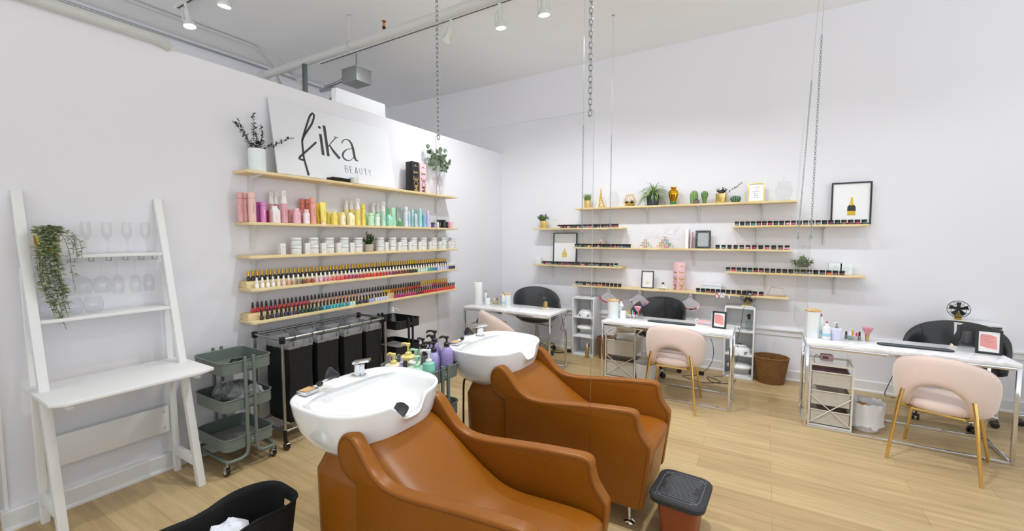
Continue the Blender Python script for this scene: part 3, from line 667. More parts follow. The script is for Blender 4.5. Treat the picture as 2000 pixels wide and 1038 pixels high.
# ================================================================== BACK WALL: SHELVES
def bshelf(label, x0, x1, z, brs):
    t = thing('wall_shelf', label, 'shelf', (x0, 0, z), 0, 'pine wall shelves on the back wall')
    MB().box((0,-.20,-.022),(x1-x0,-.004,0)).build('shelf_board', PINE_X, t, bevel=.0015)
    for x in brs:
        bracket_mb(Matrix.Translation((x-x0,-.002,-.022)) @ Matrix.Rotation(-PI/2,4,'Z')).build('bracket', BRK, t)
ZB = {'top':2.022,'m2':1.487,'m4':.962,'L1':1.752,'L2':1.232,'R1':1.755,'R2':1.228}
bshelf('long top pine shelf on the back wall holding plants and jars', 1.31,3.855,ZB['top'],(1.603,2.255,2.866,3.536))
bshelf('long middle pine shelf on the back wall with small jar pyramids', 1.285,3.823,ZB['m2'],(1.625,2.209,2.82,3.49))
bshelf('long lowest pine shelf on the back wall with the pink champagne box', 1.285,3.815,ZB['m4'],(1.551,2.2,2.85,3.45))
bshelf('upper short pine shelf at the left end of the back wall', .665,1.975,ZB['L1'],(1.047,1.705))
bshelf('lower short pine shelf at the left end of the back wall', .65,1.968,ZB['L2'],(.899,1.536))
bshelf('upper short pine shelf at the right of the back wall, under the champagne print', 3.24,4.462,ZB['R1'],(3.49,4.117))
bshelf('lower short pine shelf at the right of the back wall', 3.188,4.452,ZB['R2'],(3.596,4.228))

# ---- gel powder jars
def gel0():
    t = thing('gel_jar', '', 'jar')
    MB().lathe([(0,0),(.020,0),(.0215,.002),(.0215,.026),(0,.026)], 14).build('jar_body', BLACKG, t)
    MB().lathe([(.0228,.0245),(.0232,.026),(.0232,.044),(.021,.046),(0,.046)], 14).build('lid', BLACK, t)
    mb = MB(); rows = [[(.0218*math.cos(a),.0218*math.sin(a),z) for a in [R(-90-60+12*k) for k in range(11)]] for z in (.004,.023)]
    mb.grid(rows); mb.build('label_band', WHITE, t); return t
GEL0 = gel0(); gfirst = [True]
GC = ['5f6a74','7c4650','34474c','3a3a44','8c8f94','2f4a4a','a8475c','4c3a48','6b7a7c','283038','93655c','3c5a5c','50343c','7d8086']
def gels(x0, x1, n, z, where, hot={}, y=-.165):
    for i in range(n):
        x = x0+(x1-x0)*i/(n-1); col = hot.get(i, GC[(i*5+int(x0*10)) % len(GC)])
        lab = 'small black-lidded gel jar, %s from left %s' % (nth(i+1), where); loc = (x, y+random.uniform(-.003,.003), z+.0005)
        m = M(col, .4, noise=.1)
        if gfirst[0]: GEL0.location = loc; GEL0['label'] = lab; GEL0['group'] = 'gel jars '+where; gfirst[0] = False
        else: dup(GEL0, loc, R(random.uniform(-25,25)), lab, 'gel jars '+where, {'label_band': m})
gels(xB(1092,-.165), xB(1204,-.165), 18, ZB['L1'], 'on the upper left short shelf', {3:'d8a0ac',9:'e0567c',17:'c2526c',6:'c59a6a'})
gels(xB(1125.5,-.165), xB(1229,-.165), 17, ZB['m2'], 'on the long middle shelf, left group', {4:'d8c850',7:'c8a0a8',12:'c05868',15:'2c5a98',1:'4a8c90'})
gels(xB(1402,-.165), xB(1538,-.165), 12, ZB['m2'], 'on the long middle shelf, right group', {5:'f09a96',6:'b8304c',8:'e86a90',11:'ea9ab0',1:'6a9a98'})
gels(xB(1438,-.165), xB(1686,-.165), 22, ZB['R1'], 'on the upper right short shelf', {9:'e8a0c0',10:'b06078',3:'4a8f90',16:'7a3a44'})
gels(xB(1062,-.165), xB(1195,-.165), 21, ZB['L2'], 'on the lower left short shelf', {1:'e85a80',6:'b04a5c',12:'e88a5a'})
gels(xB(1203,-.165), xB(1204.5,-.165), 2, ZB['L2'], 'at the right end of the lower left shelf', {0:'8fd8c0',1:'8fd8c0'}) if False else None
gels(xB(1424,-.165), xB(1648,-.165), 20, ZB['R2'], 'on the lower right short shelf', {1:'e84a60',6:'b0506a',17:'f0703c',4:'3a7a7c'})
gels(xB(1128,-.165), xB(1212,-.165), 12, ZB['m4'], 'on the long lowest shelf, left group', {3:'d8a59a',5:'c06a4a',6:'c88a6a'})
gels(xB(1366,-.165), xB(1468,-.165), 11, ZB['m4'], 'on the long lowest shelf, right group', {10:'b8c4cc',4:'3a5a64'})
gels(xB(1478,-.165), xB(1491,-.165), 2, ZB['m4'], 'in the pair beside the wire holder, lowest shelf', {1:'a05060'})
t = thing('gel_jar', 'teal labelled gel jar alone at right end of lower left shelf', 'jar', (xB(1204,-.165),-.165,ZB['L2']))
for c in GEL0.children:
    d = c.copy(); COL.objects.link(d); d.parent = t
    if c.name.startswith('label'): d.material_slots[0].link = 'OBJECT'; d.material_slots[0].material = M('8fd8c0',.4)

# ---- small colour pots stacked in pyramids
def pot0():
    t = thing('color_pot', '', 'jar')
    MB().lathe([(0,0),(.019,0),(.021,.002),(.021,.020),(0,.020)], 14).build('pot_body', WHITE, t)
    MB().lathe([(.0215,.020),(.022,.021),(.022,.034),(.0205,.036),(0,.036)], 14).build('lid', M('d9c6b8',.2,metal=.8), t); return t
POT0 = pot0(); pfirst = [True]
def pyramid(cx, rows, cols, where, n0=0):
    k = 0
    for r_, n in enumerate(rows):
        for i in range(n):
            loc = (cx+(i-(n-1)/2)*.052, -.12, ZB['m2']+.0005+r_*.0365)
            lab = 'small color pot in %s, %s from left in row %s from bottom' % (where, nth(i+1), nth(r_+1)); m = M(cols[k % len(cols)], .3); k += 1
            if pfirst[0]:
                POT0.location = loc; POT0['label'] = lab; POT0['group'] = 'color pots in '+where; pfirst[0] = False
            else: dup(POT0, loc, 0, lab, 'color pots in '+where, {'pot_body': m})
pyramid(xB(1261,-.12), [3,2,1], ['d98a78','dd9a86','b9dcbc','c9cfd8','a9c4dd','d9cfb0'], 'the left pyramid')
pyramid(xB(1299,-.12), [4,3,2,1], ['e2c4c0','d9b8b0','e08878','b9c8e0','e6c23a','c9b8b4','5fae90','c8a8a4','8fbbe0','c0c4cc'], 'the right pyramid')
pyramid(xB(1173,-.12), [3,2,1], ['c8a0a0','b04048','d8b8b0','c9c9cc','e8a060','d0c4c0'], 'the leftmost pyramid')

# ---- top shelf ornaments
ZT_B = ZB['top']
def goldpot(x, y, z, r, h, label, name='gold_pot_plant', kind='grass'):
    t = thing(name, label, 'plant', (x, y, z))
    MB().lathe([(0,0),(r*.82,0),(r*.85,.002),(r,h),(r*.94,h),(r*.9,h*.85),(0,h*.85)], 28).build('pot', GOLDSAT, t)
    return t
t = goldpot(xB(1146.5),-.12,ZT_B,.033,.068,'short green grass in a gold pot at left end of top back shelf')
lf = MB()
for i in range(130):
    a = random.uniform(0,6.3); r_ = random.uniform(0,.026); L = random.uniform(.05,.085)
    lf.leaf((r_*math.cos(a),r_*math.sin(a),.055),(math.cos(a)*.25,math.sin(a)*.25,1),(random.uniform(-1,1),random.uniform(-1,1),0),L,.005)
lf.build('grass', G('7d9445'), t)
# eiffel-style tower model
t = thing('tower_figurine', 'gold lattice tower figurine on the top back shelf', 'figurine', (xB(1172.5),-.12,ZT_B))
mb = MB(); prof = [(.036,0),(.026,.03),(.018,.055),(.013,.08),(.0075,.12),(.0045,.16),(.003,.19)]
for sx, sy in ((1,1),(1,-1),(-1,1),(-1,-1)):
    mb.tube([(r_*sx*.9,r_*sy*.9,z) for r_, z in prof], [.0065,.0052,.004,.0032,.0026,.002,.0018], 4)
for (r0,z0),(r1,z1) in zip(prof[:-1],prof[1:]):
    for a in range(4):
        c = [(1,1),(1,-1),(-1,-1),(-1,1)]; p, q = c[a], c[(a+1)%4]
        mb.bar((r0*p[0]*.9,r0*p[1]*.9,z0),(r1*q[0]*.9,r1*q[1]*.9,z1),.0018); mb.bar((r0*q[0]*.9,r0*q[1]*.9,z0),(r1*p[0]*.9,r1*p[1]*.9,z1),.0018)
mb.build('lattice_legs', GOLD, t)
MB().cbox((0,0,.045),(.045,.045,.006)).cbox((0,0,.088),(.028,.028,.005)).cbox((0,0,.185),(.012,.012,.006)).build('platforms', GOLD, t)
MB().tube([(0,0,.188),(0,0,.215),(0,0,.232)], [.003,.0015,.0006], 6).build('spire', GOLD, t)
MB().box((-.042,-.042,0),(.042,.042,.004)).build('base_plate', GOLD, t)
def cookie_jar(x, label, s=1.0):
    t = thing('glass_jar', label, 'jar', (x,-.115,ZT_B))
    MB().lathe([(0,.002),(.042*s,.002),(.048*s,.008),(.062*s,.07*s),(.063*s,.10*s),(.055*s,.13*s),(.043*s,.14*s),(.043*s,.148*s),(.047*s,.15*s),(.047*s,.153*s),(.040*s,.153*s),(.040*s,.142*s),(.052*s,.128*s),(.06*s,.10*s),(.059*s,.07*s),(.045*s,.010),(0,.007)], 32).build('jar_body', GLASS, t)
    MB().lathe([(.0,.158*s),(.05*s,.157*s),(.052*s,.160*s),(.045*s,.166*s),(.02*s,.172*s),(.008*s,.176*s),(.008*s,.18*s),(.016*s,.188*s),(.016*s,.196*s),(.008*s,.203*s),(0,.204*s)], 24).build('lid', GLASS, t)
cookie_jar(xB(1197), 'lidded clear glass jar beside the gold tower on the top shelf')
cookie_jar(xB(1527), 'lidded clear glass jar at the right end of the top shelf', 1.08)
t = thing('geometric_terrarium', 'gold wire geometric terrarium with succulents on the top shelf', 'terrarium', (xB(1228.5),-.115,ZT_B))
mb = MB(); b = [(.042*math.cos(R(60*k)),.036*math.sin(R(60*k)),.003) for k in range(6)]; m_ = [(.066*math.cos(R(60*k+30)),.055*math.sin(R(60*k+30)),.048) for k in range(6)]; tp = [(.034*math.cos(R(60*k)),.03*math.sin(R(60*k)),.118) for k in range(6)]
for k in range(6):
    j = (k+1) % 6
    for p, q in ((b[k],b[j]),(b[k],m_[k]),(b[j],m_[k]),(m_[k],m_[j]),(m_[k],tp[k]),(m_[k],tp[j]),(tp[k],tp[j])): mb.tube([p,q],.0018,5)
mb.build('wire_frame', GOLD, t)
MB().lathe([(0,.004),(.036,.004),(.046,.03),(0,.032)], 12).build('gravel', M('b08e3c',.8,noise=.4,scale=90,bump=.5), t)
for nm, cx, col, L in (('succulent',-.03,'58604a',.028),('succulent',.022,'3f6438',.030)):
    lf = MB()
    for i in range(46):
        a = i*2.4; e = .15+i/46; lf.leaf((cx+.004*math.cos(a),.004*math.sin(a),.034),(math.cos(a)*(1.25-e),math.sin(a)*(1.25-e),e*.9),(0,0,1),L,.012)
    lf.build(nm, G(col), t)
t = thing('spider_plant', 'large spider plant with arching leaves in a dark ribbed pot, top shelf', 'plant', (xB(1273,-.13),-.12,ZT_B))
seg = 48; mb = MB(); mb.grid([[((r_+.0012*math.cos(k*PI*.5))*math.cos(2*PI*k/seg),(r_+.0012*math.cos(k*PI*.5))*math.sin(2*PI*k/seg),z) for k in range(seg)] for r_, z in ((.043,0),(.047,.003),(.051,.05),(.052,.095),(.048,.095),(.046,.08))], True); mb.f += [tuple(range(seg)), tuple(range(5*seg,6*seg))]
mb.build('pot', M('2f3b42',.5,noise=.1), t)
lf = MB()
for i in range(120):
    a = random.uniform(0,2*PI); L = random.uniform(.10,.20); el = random.uniform(.35,1.35)
    p = Vector((0,0,.085)); d = Vector((math.cos(a)*math.cos(el), math.sin(a)*math.cos(el)*.55, math.sin(el))); q = [p]
    for k in range(9): d = (d+Vector((0,0,-.19-(.03*k)))).normalized(); q.append(q[-1]+d*L/9)
    q = [v if v.y < .10 else Vector((v.x,.10,v.z)) for v in q]
    side = Vector((-math.sin(a),math.cos(a),0)); rows = [[v-side*.0035*math.sin(PI*(k+.6)/10), v+Vector((0,0,.001)), v+side*.0035*math.sin(PI*(k+.6)/10)] for k, v in enumerate(q)]
    lf.grid(rows)
lf.build('leaves', G('86a05e'), t)
t = thing('gold_vase', 'shiny gold urn vase with green foot on the top shelf', 'vase', (xB(1313),-.12,ZT_B))
MB().lathe([(0,0),(.021,0),(.024,.004),(.025,.03),(0,.03)], 28).build('green_foot', M('1f7a34',.15,noise=.1,coat=.8), t)
MB().lathe([(.0252,.029),(.030,.05),(.040,.085),(.042,.10),(.036,.12),(.022,.132),(.019,.137),(.025,.146),(.024,.150),(.019,.149),(.017,.14),(0,.135)], 32).build('vase_body', M('d8a32c',.08,metal=1,noise=.12,scale=25,bump=.15), t)
def cactus(x, label, prof, ribs, cols, name='ceramic_cactus', y=-.115):
    t = thing(name, label, 'cactus', (x, y, ZT_B)); mb = MB(); seg = ribs*6
    rows = []
    for r_, z in prof: rows.append([(r_*(1+.10*math.cos(2*PI*k/6))*math.cos(2*PI*k/seg), r_*(1+.10*math.cos(2*PI*k/6))*math.sin(2*PI*k/seg), z) for k in range(seg)])
    mb.grid(rows, True); mb.f += [tuple(range(seg)), tuple(range(len(mb.v)-seg, len(mb.v)))]
    mb.build('ribbed_body', M(cols[0],.15,noise=.25,scale=40,coat=.6), t)
    mb = MB()
    for k in range(ribs):
        a = 2*PI*k/ribs+PI/ribs; mb.tube([(r_*.915*math.cos(a),r_*.915*math.sin(a),z) for r_, z in prof[1:-1]], .0012, 5)
    mb.build('groove_lines', M(cols[1],.5), t); return t
cactus(xB(1353), 'tall rounded green ceramic cactus with pale ribs, top shelf', [(.018,0),(.028,.004),(.032,.03),(.034,.07),(.032,.10),(.022,.122),(.01,.130)], 12, ('5c8a42','cdd6a0'))
cactus(xB(1373.5), 'pear-shaped green ceramic cactus, narrow at its foot, top shelf', [(.012,0),(.015,.01),(.016,.03),(.024,.06),(.029,.085),(.027,.105),(.018,.118),(.006,.122)], 10, ('4d7434','a9bd7a'))
cactus(xB(1434), 'small round dark green ceramic cactus between gold pot and frame', [(.016,0),(.028,.006),(.038,.022),(.041,.035),(.037,.05),(.024,.061),(.008,.064)], 12, ('1d5a34','b9ccae'))
t = thing('succulent_pot', 'small brown ribbed bowl with dark succulent in front of the tall cactus', 'plant', (xB(1358,-.165),-.172,ZT_B))
MB().lathe([(0,0),(.022,0),(.025,.003),(.026,.012),(.0255,.014),(.027,.024),(.027,.042),(.023,.042),(.022,.036),(0,.036)], 24).build('pot', M('6f655c',.8,noise=.1), t)
lf = MB()
for i in range(30): a = i*2.4; e = .1+i/30; lf.leaf((0,0,.034),(math.cos(a)*(1.2-e),math.sin(a)*(1.2-e),e),(0,0,1),.022,.01)
lf.build('succulent', G('3c3f38'), t)
t = goldpot(xB(1405.5),-.115,ZT_B,.042,.073,'gold pot with succulent and a long dark sprig leaning right, top shelf')
st = MB(); lf = MB()
for i in range(14):
    a = random.uniform(0,6.3); branch(st, lf, (0,0,.06),(math.cos(a)*.8,math.sin(a)*.5,1),random.uniform(.04,.07),.018,.009,10,0,.4)
branch(st, lf, (.02,-.01,.06),(1,-.05,.72),.155,.014,.007,24,-.015,.3,start=.3)
st.build('stems', M('3f3a36',.7), t); lf.build('leaves', G('41503f'), t)
def frame(name, label, x0, x1, z0, h, y, bw, col, depth=.016, tilt=.06, mat_col='eef0f1', metal=0, rough=.35, mount=None, z_lean=None):
    """picture frame standing at z0 and leaning back; returns (thing, P) with P(u,v,h) on its face"""
    w = x1-x0
    t = thing(name, label, 'picture frame', (x0, y, z0))
    rot = Matrix.Rotation(-tilt, 4, 'X')
    fm = M(col, rough, metal=metal, noise=.05)
    for nm, a, b in (('frame_side',(0,-depth,0),(bw,0,h)),('frame_side',(w-bw,-depth,0),(w,0,h)),('frame_rail',(bw,-depth,0),(w-bw,0,bw)),('frame_rail',(bw,-depth,h-bw),(w-bw,0,h))):
        mb = MB(); mb.m = rot; mb.box(a, b); mb.build(nm, fm, t, bevel=.0015)
    mb = MB(); mb.m = rot; mb.box((bw,-depth*.45,bw),(w-bw,-depth*.3,h-bw)); mb.build('print_sheet', M(mat_col,.35,noise=.01), t)
    def P(u, v, hh): return rot @ Vector((u, -depth*.45-.0004-hh, v))
    return t, P, w
t, P, w = frame('quotation_card','gold-framed quotation card standing on the top back shelf', xB(1457),xB(1490),ZT_B,.215,-.09,.012,'e3c878',metal=.6,rough=.3,tilt=.10)
for i, s in enumerate(['LIFE','IS','SHORT','BUY','THE','SHOES']):
    mb = MB(); lw = .0115; tw = len(s)*lw*1.5-.5*lw; letters(mb, s, P, w/2-tw/2, .160-.023*i, .011, lw, .5, .11); mb.build('quotation_line', M('6a6c6e',.6), t)

# ---- framed prints
t, P, w = frame('champagne_print','large black-framed print of a champagne bottle on right wall shelf', xB(1620,-.06),xB(1699,-.06),ZB['R1'],.44,-.045,.014,'15161a',depth=.022,tilt=.05,mat_col='eceeef')
bx, bz = w/2+.006, .095
mb = MB(); mb.add([P(bx+u,bz+v,.0004) for u,v in [(-.033,0),(.033,0),(.035,.05),(.034,.085),(.022,.11),(-.022,.11),(-.034,.085),(-.035,.05)]],[tuple(range(8))]); mb.build('printed_bottle', M('2e2f30',.5), t)
mb = MB(); mb.add([P(bx+u,bz+v,.0008) for u,v in [(-.034,.004),(.034,.004),(.035,.045),(-.035,.045)]],[(0,1,2,3)]); mb.add([P(bx+u,bz+v,.0008) for u,v in [(-.020,.105),(.020,.105),(.011,.135),(.0095,.185),(-.0095,.185),(-.011,.135)]],[tuple(range(6))]); mb.build('printed_yellow_label', M('dfb92a',.5), t)
mb = MB(); mb.stroke([(bx-.022,bz+.018),(bx-.005,bz+.03),(bx+.008,bz+.018),(bx+.024,bz+.032)], .002, P, .0011); mb.build('label_script', M('6e5a1c',.5), t)
t, P, w = frame('bottle_print','black-framed print of a yellow bottle on the lower left shelf', xB(1080,-.06),xB(1126,-.06),ZB['L2']+.001,.455,-.045,.013,'1a1c1f',depth=.02,tilt=.05,mat_col='e9eaea')
bx, bz = w/2-.005, .10
mb = MB(); mb.add([P(bx+u,bz+v,.0004) for u,v in [(-.04,.006),(-.03,0),(.03,0),(.04,.006),(.041,.05),(.032,.075),(.012,.092),(.011,.13),(-.011,.13),(-.012,.092),(-.032,.075),(-.041,.05)]],[tuple(range(12))]); mb.build('printed_bottle', M('d9c064',.5,noise=.2), t)
mb = MB(); mb.stroke([(bx,bz+.03),(bx+.008,bz+.045),(bx-.006,bz+.052),(bx+.006,bz+.06)], .003, P, .001); mb.build('printed_emblem', M('5f6a80',.5), t)
t, P, w = frame('perfume_print','small black-framed print on the long lowest shelf', xB(1254,-.10),xB(1278,-.10),ZB['m4']+.001,.225,-.085,.011,'17191c',depth=.016,tilt=.07,mat_col='e8e9ea')
mb = MB(); mb.add([P(w/2+u,.05+v,.0004) for u,v in [(-.022,0),(.022,0),(.022,.035),(.008,.04),(-.008,.04),(-.022,.035)]],[tuple(range(6))]); mb.build('printed_bottle', M('e2cdbf',.5,noise=.1), t)
t, P, w = frame('dark_mirror_frame','small black beaded frame with grey mirror on the middle shelf', xB(1358,-.09),xB(1388,-.09),ZB['m2']+.001,.215,-.075,.022,'17272b',depth=.018,tilt=.07,mat_col='a9adb0')
mb = MB()
for k in range(14):
    for u in (.011, w-.011):
        q = P(u,.012+k*.0148,.010); mb.ball(q,.0025,6,4)
for k in range(9):
    for v in (.011,.204): q = P(.016+k*(w-.032)/8,v,.010); mb.ball(q,.0025,6,4)
mb.build('beading', M('c9d2d2',.4), t)
t = thing('white_book', 'thin white book standing beside the dark mirror frame', 'book', (xB(1343,-.11),-.11,ZB['m2']))
MB().box((-.02,-.06,0),(.017,.06,.235)).build('cover', M('e2dfdf',.5), t, bevel=.001)
MB().box((-.016,-.0605,.003),(.013,-.058,.232)).build('pages', M('f0eeea',.8), t)
t = thing('pink_book', 'thin pink book leaning between white book and dark mirror frame', 'book', (xB(1350,-.11),-.11,ZB['m2']))
MB().at((0,0,0),(0,.05,0)).box((-.006,-.055,0.001),(.006,.055,.20)).build('cover', M('d9b7bd',.5), t, bevel=.001)
tM = moet(xB(1328,-.12), -.115, ZB['m4'], .10, .10, .35, 'eec4c8', 'c9a04e', 'pink champagne gift box on the lowest back shelf', rz=R(-48), foil=True)
mb = MB(); pass
MBx = mb
t2 = tM
def side_letters(t):
    mb = MB(); letters(mb, 'MOËT', lambda u,v,hh: Vector((.05-.014-v-.0, -.0503-hh, u)), .014, .005, .058, .054, .18, .11); mb.build('side_lettering', M('8e6a3c',.35), t)
side_letters(tM)
t = thing('white_pot_plant', 'tiny dark succulent in a white pot on a white riser, lowest shelf', 'plant', (xB(1297,-.11),-.11,ZB['m4']+.0245))
MB().lathe([(0,0),(.022,0),(.026,.045),(.023,.045),(.021,.03),(0,.03)], 20).build('pot', WHITE, t)
lf = MB()
for i in range(30): a = i*2.4; e = .1+i/30; lf.leaf((0,0,.035),(math.cos(a)*(1.2-e),math.sin(a)*(1.2-e),e*1.2),(0,0,1),.035,.011)
lf.build('succulent', G('2f4a40'), t)
t = thing('white_riser', 'low white riser stand on the lowest shelf under a potted succulent', 'stand', (xB(1297,-.11),-.11,ZB['m4']))
MB().box((-.065,-.035,.018),(.065,.035,.024)).build('top_plate', WHITE, t, bevel=.001)
for sx in (-.052,.052): MB().box((sx-.004,-.03,0),(sx+.004,.03,.018)).build('leg', WHITE, t)
t = thing('marble_box', 'white marbled lidded box on the lowest shelf behind black jars', 'box', (xB(1394,-.08),-.08,ZB['m4']))
MARB = M('e3e6e8',.3,noise=.14,scale=6,bump=.02)
MB().box((-.1,-.045,0),(.1,.05,.075)).build('box_body', MARB, t, bevel=.002); MB().box((-.104,-.049,.075),(.104,.054,.105)).build('lid', MARB, t, bevel=.002)
for i, (px, w_, lab) in enumerate(((1052,.085,'white marbled box at left end of the lower left shelf'),(1634,.11,'left white patterned box at right end of the lower right shelf'),(1655,.10,'right white patterned box at right end of the lower right shelf'))):
    z = ZB['L2'] if i == 0 else ZB['R2']
    t = thing('patterned_box', lab, 'box', (xB(px,-.09),-.075,z)); h = .095 if i == 0 else .12
    MB().box((-w_/2,-.035,0),(w_/2,.04,h)).build('carton', M('dfe7e9',.4,noise=.08,scale=18), t, bevel=.002)
    mb = MB(); mb.tube([(.022*math.cos(a)*random.uniform(.85,1.1), -.0358, h*.5+.022*math.sin(a)*random.uniform(.85,1.1)) for a in [k*PI/10 for k in range(20)]], .0009, 4, closed=True); mb.build('wreath_print', M('9aa8a4',.6), t)
t = thing('potted_plant', 'bushy green plant in a pale pot behind jars on lower right shelf', 'plant', (3.935,-.09,ZB['R2']))
MB().lathe([(0,0),(.034,0),(.045,.07),(.04,.07),(.038,.055),(0,.055)], 20).build('pot', M('b9a99a',.7,noise=.1), t)
st = MB(); lf = MB()
for i in range(44):
    a = random.uniform(0,6.3); e = random.uniform(.1,1.9); branch(st, lf, (0,0,.05),(math.cos(a)*e,math.sin(a)*e*.35-.05,1),random.uniform(.08,.15),.028,.017,16,0,.5,start=.15,thick=.001)
st.build('stems', M('4b5a3a',.7), t); lf.build('leaves', G('6f8a4a'), t)
t = goldpot(xB(1061),-.12,ZB['L1'],.044,.083,'leafy plant in a gold pot on the upper left short shelf')
st = MB(); lf = MB()
for i in range(34):
    a = random.uniform(0,6.3); e = random.uniform(.1,1.5); branch(st, lf, (0,0,.07),(math.cos(a)*e,math.sin(a)*e*.8,1),random.uniform(.06,.095),.026,.015,12,0,.5,start=.15,thick=.001)
st.build('stems', M('4b5a3a',.7), t); lf.build('leaves', G('6d8550'), t)
# wire card holders
def wire(label, x, z, pts, col='a58a80'):
    t = thing('wire_card_holder', label, 'card holder', (x,-.11,z))
    for o, nm in ((0,'front_wire'),(.05,'back_wire')): MB().tube([(a,-.025+o+c,b) for a,b,c in pts], .0015, 5, closed=True).build(nm, M(col,.35,metal=.7), t)
    MB().tube([(pts[0][0],-.025+pts[0][2],pts[0][1]+.001),(pts[0][0],.025+pts[0][2],pts[0][1]+.001)], .0015, 5).tube([(pts[1][0],-.025+pts[1][2],pts[1][1]+.001),(pts[1][0],.025+pts[1][2],pts[1][1]+.001)], .0015, 5).build('cross_wires', M(col,.35,metal=.7), t)
wire('copper wire card holder at right end of the lowest back shelf', xB(1520,-.11), ZB['m4'], [(-.085,.002,0),(.085,.002,0),(.065,.088,0),(-.05,.10,0)], 'b0766a')
wire('faint pink wire card holder beside the gold pot on upper left shelf', xB(1083,-.11), ZB['L1'], [(-.03,.002,0),(.07,.002,0),(.055,.12,0),(-.04,.125,0)], 'c8b4b4')
# white wire lettering-like ornament fixed to the wall
t = thing('wire_wall_sign', 'faint white wire script ornament on the wall above the jar pyramids', 'sign', (xB(1262,-.01),-.012,1.62))
c = [(0,0),(.03,.03),(.02,.06),(.0,.04),(.03,.0),(.08,.06),(.09,.10),(.07,.06),(.10,.0),(.13,.04),(.16,.05),(.15,.0),(.19,.02),(.24,.08),(.29,.12),(.26,.16),(.22,.12),(.25,.06),(.32,.05),(.37,.10),(.41,.15),(.36,.11),(.35,.04),(.40,.0),(.46,.05)]
MB().tube(catmull([(a,0,b) for a,b in c],6), .0013, 6).build('script_wire', M('e9e6e6',.3), t)
MB().tube(catmull([(a,.0,b) for a,b in [(-.01,.02),(.06,.0),(.12,.03),(.2,-.02),(.3,.0),(.42,-.02)]],6), .001, 6).build('under_stroke', M('e9e6e6',.3), t)
# hanging fans of colour sample sticks
def swatches(px, label, cols, zc=None):
    x = xB(px,-.215); t = thing('color_sample_fan', label, 'color samples', (x,-.212,ZB['m4']-.005))
    MB().tube([(0,.014,.0),(0,.0,.004),(0,-.004,-.02),(.0,-.004,-.035),(.012,-.004,-.045)], .0022, 6).build('hook', WHITE, t)
    MB().tube([(.017*math.cos(a),-.004,-.045+.017*math.sin(a)) for a in [k*PI/8 for k in range(16)]], .002, 5, closed=True).build('ring', M('e6e4ea',.3), t)
    n = 22; mb = MB(); CL = M('d6d2dc',.25,noise=.03,alpha=.5); mts = {}
    for k in range(n):
        a = R(-52+104*k/(n-1)); d = Vector((math.sin(a),0,-math.cos(a))); s_ = Vector((math.cos(a),0,math.sin(a))); o = Vector((0,-.004-.0007*k,-.055)); L = .165
        p = [o-s_*.002, o+s_*.002, o+d*L+s_*.005, o+d*L-s_*.005]; q = [v+Vector((0,-.0006,0)) for v in p]
        mb.add(p+q, [(0,1,2,3),(7,6,5,4),(0,4,5,1),(1,5,6,2),(2,6,7,3),(3,7,4,0)])
        c = cols[k*len(cols)//n]; m2 = mts.setdefault(c, MB()); e = o+d*(L*.80); m2.ball(e+d*.015,(.0085,.003,.0105),8,5)
    mb.build('clear_sticks', CL, t)
    for c, m2 in mts.items(): m2.build('painted_tips', M(c,.3,coat=.4), t)
swatches(1190,'fan of red color sample sticks hanging by the white tower, leftmost',['b03040','a83448','8e2438','c04a50','d8d4dc','e6e2e8','cfd0d8','3a5a44'])
swatches(1251,'fan of rainbow color sample sticks hanging above the black chair',['d8d8dc','3a3a40','d9d9dd','e8c33c','d9893a','b8563a','e8a23c','5ac0c8','8a7ab8','e04a5a','d8607a','e8a0b0','a82a3a'])
swatches(1352,'fan of brown and red color sample sticks hanging beside the rainbow fan',['9a4a5c','5a4a58','c8b8c0','8a5a3a','c88a5a','6a2a2a','3a1a1a','b0303c','6a1a24','e6d8cc','e0a0a0','a83a44'])
t = thing('card_cluster', 'small red and white sample cards pinned to the lowest shelf edge', 'cards', (xB(1410,-.21),-.2005,ZB['m4']))
for k in range(8):
    u, v = k % 4, k // 4
    MB().box((-.045+.024*u,-.003,-.045+.03*v),(-.024+.024*u,-.001,-.018+.03*v)).build('card', M(['e6e2ea','c8707c','eceaf0','d8d4dc'][(u+v)%4],.5), t)
t = thing('white_clip', 'small white clip hanging on the lowest shelf edge', 'clip', (xB(1428,-.21),-.2,ZB['m4']-.03))
MB().prism([(-.01,.02),(.01,.02),(.004,-.022),(-.004,-.022)], -.006,-.001,'y').build('clip_body', WHITE, t)
# ================================================================== BACKWASH UNITS (basin + leather armchair)
def leather():
    m = bpy.data.materials.new('tan_leather'); m.use_nodes = True; nt = m.node_tree; L = nt.links.new; N = nt.nodes.new
    b = nt.nodes['Principled BSDF']; b.inputs['Roughness'].default_value = .33; b.inputs['Specular IOR Level'].default_value = .28
    tc = N('ShaderNodeTexCoord'); n = N('ShaderNodeTexNoise'); n.inputs['Scale'].default_value = 3; n.inputs['Detail'].default_value = 4; L(tc.outputs['Object'], n.inputs['Vector'])
    mx = N('ShaderNodeMix'); mx.data_type = 'RGBA'; mx.inputs[6].default_value = s2l(hexc('80480b'))+(1,); mx.inputs[7].default_value = s2l(hexc('945a15'))+(1,)
    L(n.outputs['Fac'], mx.inputs[0]); L(mx.outputs[2], b.inputs['Base Color'])
    v = N('ShaderNodeTexVoronoi'); v.inputs['Scale'].default_value = 260; L(tc.outputs['Object'], v.inputs['Vector'])
    bp = N('ShaderNodeBump'); bp.inputs['Strength'].default_value = .12; bp.inputs['Distance'].default_value = .002; L(v.outputs['Distance'], bp.inputs['Height']); L(bp.outputs[0], b.inputs['Normal'])
    return m
LEATH = leather(); STITCH = M('6e3a12',.6,noise=.1); CERAM = M('eceeef',.07,spec=.6,noise=.01,coat=.6)
HW = .300       # half width of the chair
